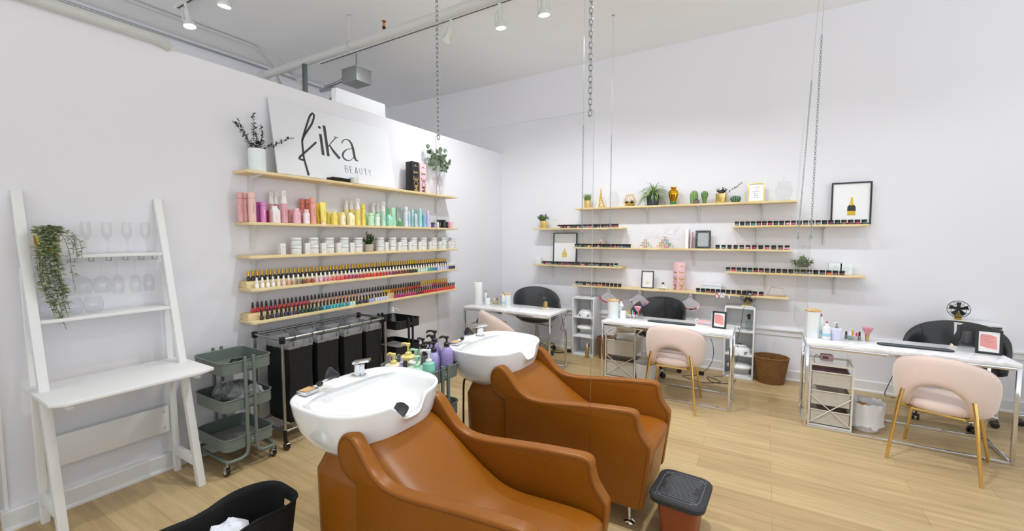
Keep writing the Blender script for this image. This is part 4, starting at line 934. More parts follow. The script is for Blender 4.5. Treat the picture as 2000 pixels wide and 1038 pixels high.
top = catmull([(2.165,.575,0),(2.10,.598,0),(2.055,.655,0),(2.058,.735,0),(2.105,.783,0),(2.16,.770,0),(2.215,.712,0),(2.27,.655,0),(2.34,.622,0),(2.44,.618,0),(2.58,.634,0),(2.75,.655,0),(2.90,.669,0),(2.975,.672,0),(3.008,.655,0),(3.016,.61,0),(3.03,.565,0),(3.058,.525,0),(3.083,.492,0)], 4)
PROFILE = [(p.x, p.y) for p in top]+[(3.082,.44),(3.045,.135),(3.02,.125),(2.165,.115)]
def wash_unit(yc, dx, label_chair, label_basin, neck, group):
    t = thing('shampoo_chair', label_chair, 'shampoo chair', (2.3+dx, yc, 0), 0, group); o = Vector((-2.3,0,0))
    for s in (-1, 1):
        mb = MB(); mb.m = Matrix.Translation(o); y0, y1 = (s*HW, s*(HW-.062)); mb.prism(PROFILE, min(y0,y1), max(y0,y1), 'y')
        p = mb.build('armrest_panel', LEATH, t, bevel=.016, seg=3, sharp=50)
        mb = MB(); mb.m = Matrix.Translation(o)
        edge = [Vector((x, 0, z)) for x, z in PROFILE[:-2]]
        ctr = Vector((2.55,0,.4)); e2 = []
        for i, q in enumerate(edge):
            a = edge[max(0,i-1)]; b = edge[min(len(edge)-1,i+1)]; d = (b-a).normalized(); n = Vector((-d.z,0,d.x)); n = -n if n.dot(ctr-q) < 0 and False else n
            e2.append(q)
        for yy in (s*(HW+.0005), s*(HW-.0625)):
            line = []
            for i, q in enumerate(edge):
                a = edge[max(0,i-1)]; b = edge[min(len(edge)-1,i+1)]; d = (b-a).normalized(); n = Vector((d.z,0,-d.x))   # inward normal
                line.append(Vector((q.x,yy,q.z))+n*.0165)
            mb.tube(line, .0016, 5)
        mb.build('piping', STITCH, p)
    # seat and back cushion: one upholstered run between the panels
    prof = catmull([(2.075,.56,0),(2.085,.655,0),(2.115,.703,0),(2.165,.693,0),(2.26,.632,0),(2.37,.560,0),(2.48,.495,0),(2.58,.452,0),(2.68,.440,0),(2.80,.447,0),(2.93,.455,0),(3.02,.452,0),(3.066,.435,0),(3.074,.40,0),(3.055,.26,0),(3.038,.14,0)], 3)
    rows = []
    n = 16
    for i, q in enumerate(prof):
        f = i/(len(prof)-1); r_ = []
        a = prof[max(0,i-1)]; b = prof[min(len(prof)-1,i+1)]; d = (b-a).normalized(); nn = Vector((-d.y,0,d.x))
        for k in range(n+1):
            v = -1+2*k/n; crown = .016*(1-abs(v)**2.5) if q.z == 0 else 0
            edge_drop = -.022*abs(v)**10
            r_.append(Vector((q.x-2.3, v*(HW-.058), q.y))+nn*(crown+edge_drop)*(1 if .05 < f < .85 else .35))
        rows.append(r_)
    under = [[Vector((2.12-2.3, (-1+2*k/n)*(HW-.058), .45)) for k in range(n+1)], [Vector((2.2-2.3, (-1+2*k/n)*(HW-.058), .13)) for k in range(n+1)]]
    mb = MB(); mb.grid(rows+[under[1], under[0], rows[0]]); mb.build('seat_cushion', LEATH, t, weld=True, sharp=60)
    # pedestal with rounded back and raised collar under the bowl
    def rr(x0, x1, hw, r, n=6):
        pts = [(x1, hw)]
        for cx, cy, a0 in ((x0+r, hw-r, 90), (x0+r, -hw+r, 180)):
            for k in range(n+1): a = R(a0+90*k/n); pts.append((cx+r*math.cos(a), cy+r*math.sin(a)))
        pts.append((x1, -hw)); return pts
    ring = lambda x0, x1, hw, r, z: [Vector((a-2.3, b, z)) for a, b in rr(x0, x1, hw, r)]
    mb = MB(); rows = [ring(1.835,2.163,.272,.10,.0), ring(1.80,2.163,.272,.11,.25), ring(1.785,2.163,.272,.12,.53), ring(1.79,2.163,.268,.13,.545), ring(1.80,2.163,.235,.13,.60), ring(1.805,2.163,.22,.12,.665), ring(1.83,2.15,.19,.12,.672)]
    mb.grid(rows, True); nr = len(rows[0]); mb.f += [tuple(range(nr)), tuple(range(len(mb.v)-nr, len(mb.v)))]
    mb.build('pedestal', LEATH, t, bevel=.004, sharp=35)
    MB().tube([(2.164-2.3,-.278,.05),(2.164-2.3,-.278,.55)], .0025, 5).build('side_seam', M('3a1c0a',.7), t)
    for s in (-1, 1):
        lg = MB().tube([(2.95-2.3,s*.20,.13),(2.955-2.3,s*.215,.05),(2.96-2.3,s*.225,.008)], [.016,.012,.010], 10).build('leg', CHROME, t)
        MB().lathe([(0,0),(.030,0),(.032,.003),(.028,.010),(.012,.018),(.010,.026),(0,.026)], 20, (2.96-2.3,s*.228,0)).build('foot_disc', CHROME, lg)
    # ---- basin
    b = thing('shampoo_basin', label_basin, 'basin', (1.90+dx*.6, yc, .60), 0, group.replace('chairs','basins'))
    def sup(a, e): c = math.cos(a); s_ = math.sin(a); return (math.copysign(abs(c)**(2/e), c), math.copysign(abs(s_)**(2/e), s_))
    SEG = 288
    rings = [  # (centre x, half depth, half width, height, roundness)
             (.0,.16,.18,.0,2.6),(.0,.205,.235,.014,2.6),(.0,.243,.288,.065,2.7),(.0,.267,.322,.13,2.8),(.0,.279,.339,.20,2.9),(.0,.282,.344,.242,3),(.0,.283,.346,.252,3),(.0,.278,.340,.2585,3),(.0,.268,.330,.2585,3),
             (.030,.228,.308,.2465,3),(.033,.220,.298,.236,2.9),(.038,.205,.28,.195,2.7),(.040,.175,.235,.150,2.4),(.038,.13,.17,.118,2.2),(.03,.06,.07,.108,2),(.03,.022,.022,.104,2)]
    rows = []
    for j, (cx, a_, b_, z, e) in enumerate(rings):
        r_ = []
        for k in range(SEG):
            an = 2*PI*k/SEG; c, s_ = sup(an, e)
            x = cx+a_*c; y = b_*s_
            if x < 0: pass
            # narrower towards the neck rest at the front
            tap = 1-.08*max(0, x/.285)**2.2 if j <= 8 else 1-.06*max(0,(x)/.26)**2.2
            y *= tap
            if j == 9 and x < 0: x = cx-.196*abs(c)  # deck behind the bowl for the tap
            w = math.exp(-(abs(y)/.088)**4) if x > .1 else 0
            lim = .165+ (.004 if j in (6,7) else 0)
            zz = z - w*max(0, z-lim)*.92 if 3 <= j <= 12 else z
            if 5 <= j <= 11: x += w*.012
            r_.append(Vector((x, y, zz)))
        rows.append(r_)
    mb = MB(); mb.grid(rows, True); mb.f += [tuple(range(SEG)), tuple(range(len(mb.v)-SEG, len(mb.v)))]
    mb.build('ceramic_bowl', CERAM, b, sharp=70)
    MB().lathe([(.0,.106),(.024,.106),(.026,.109),(.02,.111),(0,.110)], 20, (.03,0,0)).build('drain', CHROME, b)
    tp = MB().lathe([(.0,.25),(.036,.25),(.037,.256),(.029,.259),(.029,.302),(.031,.306),(.029,.318),(0,.320)], 24, (-.222,.115,0)).build('tap', CHROME, b)
    mb = MB(); mb.at((-.222,.115,.322),(0,R(-8),R(35))).box((-.030,-.026,0),(.062,.024,.014)); mb.prism([(-.024,-.012),(.0,-.018),(.0,.0),(-.024,.0)],-.018,.018,'y'); mb.build('tap_lever', CHROME, tp, bevel=.003)
    hd = MB().at((-.205,-.205,.258),(0,0,R(10))).cbox((0,0,.009),(.062,.085,.018)).build('hose_plate', CHROME, b, bevel=.004)
    MB().at((-.205,-.205,.258),(0,0,R(10))).cbox((0,-.002,.0185),(.05,.06,.0012)).build('plate_sticker', M('c9a36a',.5,noise=.25,scale=60), hd)
    MB().ball((-.19,-.150,.288),(.016,.017,.014),12,8).build('hose_grommet', BLACKG, b)
    MB().tube(catmull([(-.19,-.15,.29),(-.185,-.125,.30),(-.175,-.10,.312)],4), .006, 8).build('hose_stub', CHROME, b)
    mb = MB(); mb.m = Matrix.Translation((-.170,-.085,.322)) @ Matrix.Rotation(R(62),4,'X') @ Matrix.Rotation(R(-20),4,'Y')
    mb.lathe([(0,-.03),(.010,-.03),(.018,-.01),(.030,.022),(.031,.030),(.026,.032),(0,.030)], 24); mb.build('shower_head', M('1d2024',.35), b)
    if neck:
        mb = MB(); rows = []
        for i in range(9):
            a = R(-62+124*i/8); rows.append([Vector((.125+.085*u, .098*math.sin(a)-.028, .146+.062*(1-math.cos(a))*1.15+.012*math.sin(PI*(u+.0)))) for u in [k/6 for k in range(7)]])
        lo = [[v-Vector((0,0,.014)) for v in r_] for r_ in rows]
        mb.grid(rows); mb.grid([list(reversed(r_)) for r_ in lo]); 
        nb = 9*7
        for i in range(8):
            mb.f.append((i*7,(i+1)*7,(i+1)*7+nb+6,i*7+nb+6)); mb.f.append((i*7+6,(i+1)*7+6,(i+1)*7+nb,i*7+nb))
        for k in range(6): mb.f.append((k,k+1,nb+5-k,nb+6-k)); mb.f.append((56+k,57+k,nb+56+5-k,nb+56+6-k))
        mb.build('neck_rest', M('24272a',.55,noise=.1,scale=120,bump=.4), b)
    return t
wash_unit(-4.235, -.045, 'near tan leather reclining armchair under the basin with black neck rest', 'near white ceramic hair washing basin with black neck rest and chrome tap', True, 'backwash chairs')
wash_unit(-3.11, 0, 'far tan leather reclining armchair standing behind the near one', 'far white ceramic hair washing basin without neck rest, chrome tap', False, 'backwash chairs')
t = thing('drain_hose', 'thin black hose dropping to the floor left of the far basin pedestal', 'hose', (1.74,-3.29,0))
MB().tube(catmull([(.05,.02,.63),(.01,.0,.60),(0,0,.45),(0,0,.2),(.01,0,.01)],5), .008, 8).build('hose', BLACK, t)

# ================================================================== STEP STOOL / TUB
t = thing('foot_tub', 'tan square tub with black ribbed cover standing before the far armchair', 'foot stool', (3.225,-3.29,.0), R(-3)); t.scale = (1.05,1.03,1.06)
def rrect(w, d, r, n=5):
    p = []
    for cx, cy, a0 in ((w/2-r,d/2-r,0),(-w/2+r,d/2-r,90),(-w/2+r,-d/2+r,180),(w/2-r,-d/2+r,270)):
        for k in range(n+1): a = R(a0+90*k/n); p.append((cx+r*math.cos(a), cy+r*math.sin(a)))
    return p
mb = MB(); rows = [[Vector((x,y,z)) for x,y in rrect(w,d,.035)] for w,d,z in ((.16,.19,0),(.165,.195,.01),(.20,.235,.205),(.18,.21,.206))]
mb.grid(rows, True); n = len(rows[0]); mb.f += [tuple(range(n)), tuple(range(3*n,4*n))]; mb.build('tub_body', M('8a4520',.45,noise=.05), t)
mb = MB(); rows = [[Vector((x,y,z)) for x,y in rrect(w,d,.06)] for w,d,z in ((.235,.29,.205),(.262,.318,.212),(.268,.324,.235),(.258,.314,.243))]
mb.grid(rows, True); n = len(rows[0]); mb.f += [tuple(range(n)), tuple(range(3*n,4*n))]; cov = mb.build('cover', M('2a2c30',.6,noise=.12,scale=60,bump=.2), t)
mb = MB(); GR = M('7f8388',.6)
for i in range(15):
    y = -.105+i*.015; x0 = -.085+.012*((i//4)%2); x1 = .085-.02*((i//5)%2)
    mb.cbox(((x0+x1)/2,y,.2440),(x1-x0,.002,.002))
mb.tube([(x,y,.2435) for x,y in rrect(.205,.255,.05)], .0013, 4, closed=True)
for c in ((-.09,-.12),(.09,.12),(-.085,.115),(.08,-.115)): mb.tube([(c[0]+.014*math.cos(a),c[1]+.011*math.sin(a),.2435) for a in [k*PI/6 for k in range(12)]], .0012, 4, closed=True)
mb.build('tread_lines', GR, cov)

# ================================================================== FABRIC BIN in the foreground
t = thing('fabric_bin', 'black fabric laundry bin with cut-out handles in the foreground', 'bin', (1.60,-4.80,0), R(0))
FAB = M('131416',.85,noise=.2,scale=50,bump=.1)
def bin_side(w, d, z): return rrect(w, d, .085, 6)
seg = 96
def ovl(w, d, e=3.2): return [(math.copysign(abs(math.cos(a))**(2/e),math.cos(a))*w/2, math.copysign(abs(math.sin(a))**(2/e),math.sin(a))*d/2) for a in [2*PI*k/seg for k in range(seg)]]
rows = []
H = .40
zs = [0,.1,.2,.27,.292,.315,.337,.37,1.0]
zs = [0,.08,.16,.24,.30,.335,.375,H]
for z in zs: rows.append([Vector((x,y,z+(.014*math.sin(3*math.atan2(y,x)+.6)*(z/H)**2 if z == H else 0))) for x, y in ovl(.23+.07*z/H,.48+.10*z/H,3.4)])
mb = MB(); vs = [p for r_ in rows for p in r_]; fs = []
for i in range(len(rows)-1):
    for k in range(seg):
        a = 2*PI*(k+.5)/seg
        if zs[i] >= .29 and zs[i] < .33 and (abs(a-PI/2) < .09 or abs(a-3*PI/2) < .09): continue
        k2 = (k+1) % seg; fs.append((i*seg+k, i*seg+k2, (i+1)*seg+k2, (i+1)*seg+k))
fs.append(tuple(range(seg))); mb.add(vs, fs); o = mb.build('bin_wall', FAB, t, sharp=60)
sm = o.modifiers.new('thickness','SOLIDIFY'); sm.thickness = .006
mb = MB(); mb.tube([(v.x,v.y,v.z) for v in rows[-1]], .005, 6, closed=True); mb.build('hem', FAB, t)
t = thing('crumpled_towel', 'crumpled white towel lying in the black fabric bin', 'towel', (1.61,-4.80,.20))
mb = MB(); random.seed(3); sg = 20
mb.grid([[Vector((.085*math.sin(PI*i/10)*math.cos(2*PI*k/sg)*random.uniform(.8,1.15), .10*math.sin(PI*i/10)*math.sin(2*PI*k/sg)*random.uniform(.8,1.15), .10-.09*math.cos(PI*i/10)*random.uniform(.8,1.1))) for k in range(sg)] for i in range(11)], True)
mb.build('towel_cloth', M('e6eaf4',.85,noise=.04), t, sharp=80)
t = thing('laundry_heap', 'dark towels filling the lower part of the fabric bin', 'towels', (1.60,-4.80,.012))
mb = MB(); mb.grid([[Vector((.105*f*math.cos(2*PI*k/sg), .21*f*math.sin(2*PI*k/sg), .0 if f==1.01 else .21*random.uniform(.85,1.05))) for k in range(sg)] for f in (1.01,1.0,.8,.5,.2,.05)], True); n = len(mb.v); mb.f += [tuple(range(sg)), tuple(range(n-sg,n))]
mb.build('towel_pile', M('1b1c20',.9), t, sharp=80)
random.seed(11)
# ================================================================== MANICURE DESKS
def marble():
    m = bpy.data.materials.new('white_marble_print'); m.use_nodes = True; nt = m.node_tree; L = nt.links.new; N = nt.nodes.new
    b = nt.nodes['Principled BSDF']; b.inputs['Roughness'].default_value = .18; tc = N('ShaderNodeTexCoord')
    n = N('ShaderNodeTexNoise'); n.inputs['Scale'].default_value = 3; n.inputs['Detail'].default_value = 8; n.inputs['Distortion'].default_value = 2.2; L(tc.outputs['Object'], n.inputs['Vector'])
    r = N('ShaderNodeValToRGB'); e = r.color_ramp.elements; e[0].position = .44; e[0].color = (.84,.85,.86,1); e[1].position = .56; e[1].color = (.84,.85,.86,1)
    k = r.color_ramp.elements.new(.5); k.color = (.70,.71,.73,1); L(n.outputs['Fac'], r.inputs['Fac']); L(r.outputs[0], b.inputs['Base Color']); return m
MBL = marble(); TZ = .735
def desk(x0, label, x1=None, yf=-1.36, yb=-.88):
    x1 = x1 or x0+1.24
    t = thing('manicure_desk', label, 'desk', (x0, yf, 0), 0, 'marble-topped chrome manicure desks'); w = x1-x0; d = yb-yf
    MB().box((0,0,TZ-.028),(w,d,TZ)).build('tabletop', MBL, t, bevel=.002)
    s = .022
    for x in (s/2, w-s/2):
        for y in (s/2, d-s/2): MB().box((x-s/2,y-s/2,0),(x+s/2,y+s/2,TZ-.029)).build('leg', CHROME, t, bevel=.0015)
    for y in (s/2, d-s/2):
        MB().box((s,y-s/2,TZ-.029-s),(w-s,y+s/2,TZ-.029)).build('top_rail', CHROME, t, bevel=.0015)
        MB().box((s,y-s/2,0),(w-s,y+s/2,s)).build('floor_rail', CHROME, t, bevel=.0015)
    for x in (s/2, w-s/2):
        MB().box((x-s/2,s,TZ-.029-s),(x+s/2,d-s,TZ-.029)).build('top_rail', CHROME, t, bevel=.0015)
        MB().box((x-s/2,s,0),(x+s/2,d-s,s)).build('floor_rail', CHROME, t, bevel=.0015)
    return t
desk(.262, 'left white marble-topped manicure desk with chrome legs, in the room corner')
desk(2.105, 'middle white marble-topped manicure desk with chrome frame')
desk(3.902, 'right white marble-topped manicure desk with chrome frame, nearest the right edge')

# ---- pink client chairs
VELV = M('d8c3b9', .85, noise=.05, scale=8, sheen=.5); GLEG = M('e3c277', .22, metal=1, noise=.06)
def client_chair(loc, rz, label):
    t = thing('client_chair', label, 'chair', loc, rz, 'blush pink velvet client chairs')
    # wrap-around shell, back at -y, opening towards +y, arched hole over the seat
    NA, NV = 41, 9; rows_o = []; rows_i = []
    for i in range(NA):
        th = R(-118+236*i/(NA-1)); a = abs(th)
        ztop = .792-.27*(a/R(118))**2.3
        zbot = .405 if a > R(38) else .405+.19*math.sqrt(max(0, 1-(a/R(38))**2))
        zbot += .03*max(0,(a-R(80))/R(38))
        ztop = max(ztop, zbot+.03); o_, i_ = [], []
        for k in range(NV):
            f = k/(NV-1); z = zbot+(ztop-zbot)*f; bulge = .245+.035*math.sin(PI*min(1,(z-.40)/.40))*.6+.012
            for rad, dst in ((bulge, o_), (bulge-.045, i_)):
                rnd = -.012*(abs(2*f-1)**8) if rad == bulge else .012*(abs(2*f-1)**8)
                rr_ = rad+rnd; dst.append(Vector((rr_*math.sin(th), -rr_*math.cos(th)*.98+.02, z)))
        rows_o.append(o_); rows_i.append(i_)
    mb = MB(); loops = [o_+list(reversed(i_)) for o_, i_ in zip(rows_o, rows_i)]
    mb.grid(loops, True); n = len(loops[0]); mb.f += [tuple(range(n)), tuple(range(len(mb.v)-n, len(mb.v)))]
    sh = mb.build('backrest_shell', VELV, t, sharp=75)
    mb = MB(); mb.tube([(v.x*1.004, v.y, v.z-.004) for v in [r_[-1] for r_ in rows_o]], .002, 5); mb.build('piping', M('b98f88',.8), sh)
    MB().lathe([(0,.39),(.20,.392),(.225,.405),(.23,.43),(.222,.455),(.19,.468),(0,.474)], 40, (0,.035,0), sy=1.05).build('seat', VELV, t, sharp=60)
    for sx in (-1, 1):
        MB().tube([(sx*.175,-.235,.535),(sx*.19,-.248,.44),(sx*.235,-.275,0)], [.0125,.0125,.009], 10).build('leg', GLEG, t)
        MB().tube([(sx*.17,.17,.40),(sx*.225,.225,0)], [.0125,.009], 10).build('leg', GLEG, t)
        MB().tube([(sx*.19,-.245,.425),(sx*.14,-.16,.385),(sx*.17,.17,.385)], .009, 8).build('seat_rail', GLEG, t)
    MB().tube([(-.15,-.16,.385),(.15,-.16,.385)], .009, 8).build('cross_rail', GLEG, t); MB().tube([(-.17,.17,.385),(.17,.17,.385)], .009, 8).build('cross_rail', GLEG, t)
client_chair((.99,-1.62,0), R(-38), 'blush pink velvet chair at the left desk, half hidden by the far basin')
client_chair((2.845,-1.335,0), R(0), 'blush pink velvet chair with gold legs at the middle desk')
client_chair((4.71,-1.51,0), R(-22), 'blush pink velvet chair with gold legs at the right desk')

# ---- black technician chairs
BL = M('26292b', .32, noise=.15, scale=6, coat=.2)
def tech_chair(loc, rz, label, ht=0, star=True):
    """round bucket chair on a swivel base; back at +y (local), open to -y"""
    t = thing('technician_chair', label, 'chair', loc, rz, 'black leatherette technician chairs')
    NA, NV = 37, 8; loops = []
    for i in range(NA):
        th = R(-105+210*i/(NA-1)); a = abs(th)/R(105)
        ztop = .90-.25*a**2.2+ht; zbot = (.50-.04*(1-a)) +ht*.5; o_, i_ = [], []
        if a > .93: ztop -= .10*(a-.93)/.07
        for k in range(NV):
            f = k/(NV-1); z = zbot+(ztop-zbot)*f; lean = .045*f
            for rad, dst in ((.30+lean, o_), (.262+lean, i_)): rr_ = rad+(-.012 if dst is o_ else .012)*abs(2*f-1)**8; dst.append(Vector((rr_*math.sin(th), rr_*math.cos(th)*.92, z)))
        loops.append(o_+list(reversed(i_)))
    mb = MB(); mb.grid(loops, True); n = len(loops[0]); mb.f += [tuple(range(n)), tuple(range(len(mb.v)-n, len(mb.v)))]; bk = mb.build('backrest', BL, t, sharp=70)
    mb = MB()
    for k in (9, 18, 27): MB().tube([loops[k][j] for j in range(NV, 2*NV)], .0025, 5).build('seam', M('121314',.6), bk)
    MB().lathe([(0,.43+ht*.5),(.13,.43+ht*.5),(.24,.46+ht*.5),(.285,.50+ht*.5),(.285,.53+ht*.5),(.26,.55+ht*.5),(0,.56+ht*.5)], 40, sy=.95).build('seat', BL, t, sharp=60)
    MB().lathe([(.028,.17),(.028,.30),(.02,.30),(.02,.44+ht*.5),(0,.44+ht*.5)], 16).build('gas_lift', STEEL, t)
    MB().tube([(.02,0,.40),(.16,-.10,.385),(.19,-.12,.37)], [.005,.005,.010], 8).build('height_lever', BLACK, t)
    if star:
        for k in range(5):
            a = 2*PI*k/5+.3; c, s_ = math.cos(a), math.sin(a)
            mb = MB(); mb.m = Matrix.Rotation(a, 4, 'Z'); mb.prism([(.02,.10),(.27,.075),(.29,.075),(.29,.095),(.05,.15),(.02,.155)], -.016, .016, 'y'); arm = mb.build('base_arm', CHROME, t, bevel=.004)
            mb = MB(); mb.m = Matrix.Rotation(a, 4, 'Z') @ Matrix.Translation((.285,0,0)) @ Matrix.Rotation(k*1.3, 4, 'Z')
            mb.tube([(0,0,.085),(0,0,.06)], .006, 6)
            for q in (-.016, .016): mb.m = mb.m; mb.tube([(-.012,q-.008,.028),(-.012,q+.008,.028)], .028, 18)
            mb.prism([(-.035,.035),(-.02,.062),(.012,.064),(.014,.04),(-.0,.03)], -.007, .007, 'y'); mb.build('caster', BLACKG, t, bevel=.002)
    return t
tech_chair((.84,-.42,0), R(38), 'black bucket swivel chair behind the left desk')
tech_chair((2.47,-.42,0), R(-8), 'black bucket swivel chair behind the middle desk', -.03)
tech_chair((5.03,-.52,0), R(-24), 'black bucket swivel chair behind the right desk', -.05)
t = thing('technician_chair', 'chair with black casters cut off by the right edge of the photo', 'chair', (5.78,-.42,0), 0)
MB().lathe([(.028,.17),(.028,.42),(0,.42)], 16).build('gas_lift', STEEL, t); MB().lathe([(0,.42),(.2,.43),(.24,.47),(.2,.51),(0,.52)], 32).build('seat', BL, t)
for k in range(5):
    a = 2*PI*k/5+3.0; mb = MB(); mb.m = Matrix.Rotation(a, 4, 'Z'); mb.prism([(.02,.10),(.27,.075),(.29,.075),(.29,.095),(.05,.15),(.02,.155)], -.016, .016, 'y'); mb.build('base_arm', CHROME, t, bevel=.004)
    mb = MB(); mb.m = Matrix.Rotation(a, 4, 'Z') @ Matrix.Translation((.285,0,0)); mb.tube([(0,0,.085),(0,0,.06)], .006, 6)
    for q in (-.016, .016): mb.tube([(-.012,q-.008,.028),(-.012,q+.008,.028)], .028, 18)
    mb.prism([(-.035,.035),(-.02,.062),(.012,.064),(.014,.04),(-.0,.03)], -.007, .007, 'y'); mb.build('caster', BLACKG, t, bevel=.002)

# ---- white cubby towers
WP = M('dfe1e3', .4, noise=.015)
def tower(x0, x1, yf, h, shelves, label):
    t = thing('cubby_tower', label, 'shelf unit', (x0, yf, 0)); w = x1-x0; d = -.02-yf; th = .016
    for x in (0, w-th): MB().box((x,0,0),(x+th,d,h)).build('side_panel', WP, t, bevel=.001)
    MB().box((th,d-.006,0.001),(w-th,d,h)).build('back_panel', WP, t)
    for z in shelves: MB().box((th,.0,z),(w-th,d-.007,z+th)).build('shelf_board', WP, t, bevel=.001)
    return t
tower(1.325,1.635,-.30,.80,[0,.255,.52,.784],'white three-compartment cubby tower beside the left desk')
tower(3.198,3.505,-.26,.825,[0,.265,.54,.809],'white three-compartment cubby tower behind the middle desk')
tower(5.10,5.42,-.26,.835,[0,.27,.55,.819],'white cubby tower behind the right black chair')
# ---- nail dryers
def dryer_a(loc, label, s=1):
    t = thing('nail_dryer', label, 'nail dryer', loc); t.scale = (s,)*3
    MB().lathe([(0,0),(.115,0),(.12,.004),(.12,.012),(.10,.016),(0,.016)], 36, sy=.85).build('base', WHITE, t)
    MB().box((-.10,.03,.014),(.10,.09,.085)).build('support', WHITE, t, bevel=.01)
    MB().lathe([(0,.082),(.10,.082),(.128,.095),(.13,.11),(.115,.128),(.06,.142),(0,.146)], 36, sy=.85).build('dome', M('f0f1f1',.2,coat=.4), t)
def dryer_b(loc, label, s=1):
    t = thing('nail_dryer', label, 'nail dryer', loc); t.scale = (s,)*3
    MB().lathe([(.118,0),(.12,.01),(.105,.05),(.08,.085),(.055,.096),(0,.10)], 36, sy=.85).build('dome', M('f0f1f1',.2,coat=.4), t)
    MB().tube([(.085*math.cos(a),.072*math.sin(a),.083) for a in [k*PI/18 for k in range(36)]], .0022, 5, closed=True).build('trim_ring', M('3a3c3e',.4), t)
    MB().box((-.02,-.012,.099),(.02,.012,.104)).build('display', BLACK, t)
    mb = MB()
    for sx in (-1,1): mb.prism([(sx*.118,-.02),(sx*.05,-.098),(sx*.07,-.088),(sx*.112,-.01)] if sx>0 else [(sx*.112,-.01),(sx*.07,-.088),(sx*.05,-.098),(sx*.118,-.02)], .004, .03, 'z')
    mb.build('side_grips', M('8a8d90',.4), t)
dryer_a((1.475,-.17,.271),'white domed nail dryer in the left tower, middle compartment'); dryer_b((1.475,-.17,.536),'white cone nail dryer in the left tower, upper compartment',.95)
dryer_b((3.36,-.145,.281),'white nail dryer with black trim in the middle tower'); dryer_a((3.36,-.145,.016),'white domed nail dryer at the bottom of the middle tower',1.03)
# ---- desk fans
def fan(loc, rz, label, body='d9cda8', s=1, basecol=None):
    t = thing('desk_fan', label, 'fan', loc, rz); t.scale = (s,)*3
    MB().box((-.05,-.035,0),(.05,.04,.012)).build('base', M('e3dcc2',.4), t, bevel=.004)
    MB().box((-.022,-.005,.012),(.022,.03,.075)).build('stand', M('b99a55',.35,metal=.5), t, bevel=.004)
    mb = MB(); c = Vector((0,-.025,.105))
    for rr_, y in ((.068,0),(.068,-.022),(.045,-.028),(.022,-.03)): mb.tube([c+Vector((rr_*math.cos(a),y,rr_*math.sin(a))) for a in [k*PI/12 for k in range(24)]], .0016, 5, closed=True)
    for k in range(12): a = k*PI/6; mb.tube([c+Vector((.01*math.cos(a),-.031,.01*math.sin(a))), c+Vector((.045*math.cos(a),-.028,.045*math.sin(a))), c+Vector((.068*math.cos(a),-.010,.068*math.sin(a))), c+Vector((.05*math.cos(a),.008,.05*math.sin(a)))], .0011, 4)
    mb.build('wire_guard', M('1b1c1e',.3,metal=.5), t)
    for k in range(5):
        mb = MB(); mb.m = Matrix.Translation(c+Vector((0,-.012,0))) @ Matrix.Rotation(k*2*PI/5, 4, 'Y') @ Matrix.Rotation(.45, 4, 'Z')
        mb.grid([[Vector((x*.9, .0015*sg, .012+.045*f)) for x in (-.010-.010*f, 0, .010+.010*f)] for f in (0,.35,.7,1) for sg in (1,)]); mb.build('blade', M('202225',.3), t)
    MB().tube([c+Vector((0,-.018,0)), c+Vector((0,.035,0))], [.014,.02], 14).build('motor', M('2a2a2a',.4), t)
    return t
# ---- drawer units
def drawer_unit(x0, yf, w, d, h, n, label, m='cfcabf'):
    t = thing('mesh_drawer_unit', label, 'drawer unit', (x0, yf, 0)); fm = M('d8d4cb',.4,noise=.03); s = .013
    for x in (0,w-s):
        for y in (0,d-s): MB().box((x,y,0),(x+s,y+s,h)).build('post', fm, t)
    for z in (.02, h-s):
        mb = MB(); mb.box((s,0,z),(w-s,s,z+s)); mb.box((s,d-s,z),(w-s,d,z+s)); mb.box((0,s,z),(s,d-s,z+s)); mb.box((w-s,s,z),(w,d-s,z+s)); mb.build('frame_rails', fm, t)
    MB().tube([(s,-.004,h*.52),(w-s,-.004,.05)], .004, 6).tube([(w-s,-.005,h*.52),(s,-.005,.05)], .004, 6).build('cross_brace', fm, t)
    dh = (h-.06)/n; DM = M(m,.6,noise=.12,scale=40,alpha=.78)
    for i in range(n):
        z = .04+i*dh+(0 if n > 2 else .0); q = MB()
        q.box((.018,.006,z),(w-.018,.009,z+dh*.72)); q.box((.018,.006,z),(.021,d-.01,z+dh*.72)); q.box((w-.021,.006,z),(w-.018,d-.01,z+dh*.72)); q.box((.018,.006,z),(w-.018,d-.01,z+.003)); q.box((.018,d-.013,z),(w-.018,d-.01,z+dh*.72))
        dr = q.build('mesh_drawer', DM, t)
        MB().tube([(.016,.0,z+dh*.73),(w-.016,.0,z+dh*.73)], .004, 6).build('drawer_rim', fm, dr)
        MB().box((.03,.02,z+.006),(w-.03,d-.03,z+dh*(.5+.25*((i*7)%3)/3))).build('drawer_contents', M(['8c7f74','c9c3ba','5b3a45','b5ada2'][i%4],.8,noise=.5,scale=30,bump=.5), dr)
    return t
drawer_unit(3.935,-1.335,.30,.29,.555,3,'white mesh three-drawer unit under the right desk')
drawer_unit(2.03,-1.00,.345,.36,.535,2,'cream mesh two-drawer unit under the middle desk')
drawer_unit(.30,-1.30,.33,.40,.50,2,'white mesh drawer unit under the left desk')
t = thing('clear_organizer_box', 'clear acrylic box with pink tool on the drawer unit under right desk', 'box', (3.95,-1.30,.556))
MB().box((0,0,0),(.27,.25,.004)).box((0,0,.004),(.27,.003,.06)).box((0,.247,.004),(.27,.25,.06)).box((0,.003,.004),(.003,.247,.06)).box((.267,.003,.004),(.27,.247,.06)).build('acrylic_walls', GLASS, t)
t = thing('nail_drill', 'pink nail drill machine on drawers under the right desk', 'nail drill', (4.06,-1.20,.561))
MB().box((-.045,-.03,0),(.045,.03,.055)).build('drill_body', M('c9a5ab',.35), t, bevel=.008); MB().box((-.03,-.0315,.018),(.01,-.0305,.04)).build('display', M('5a4448',.3), t)
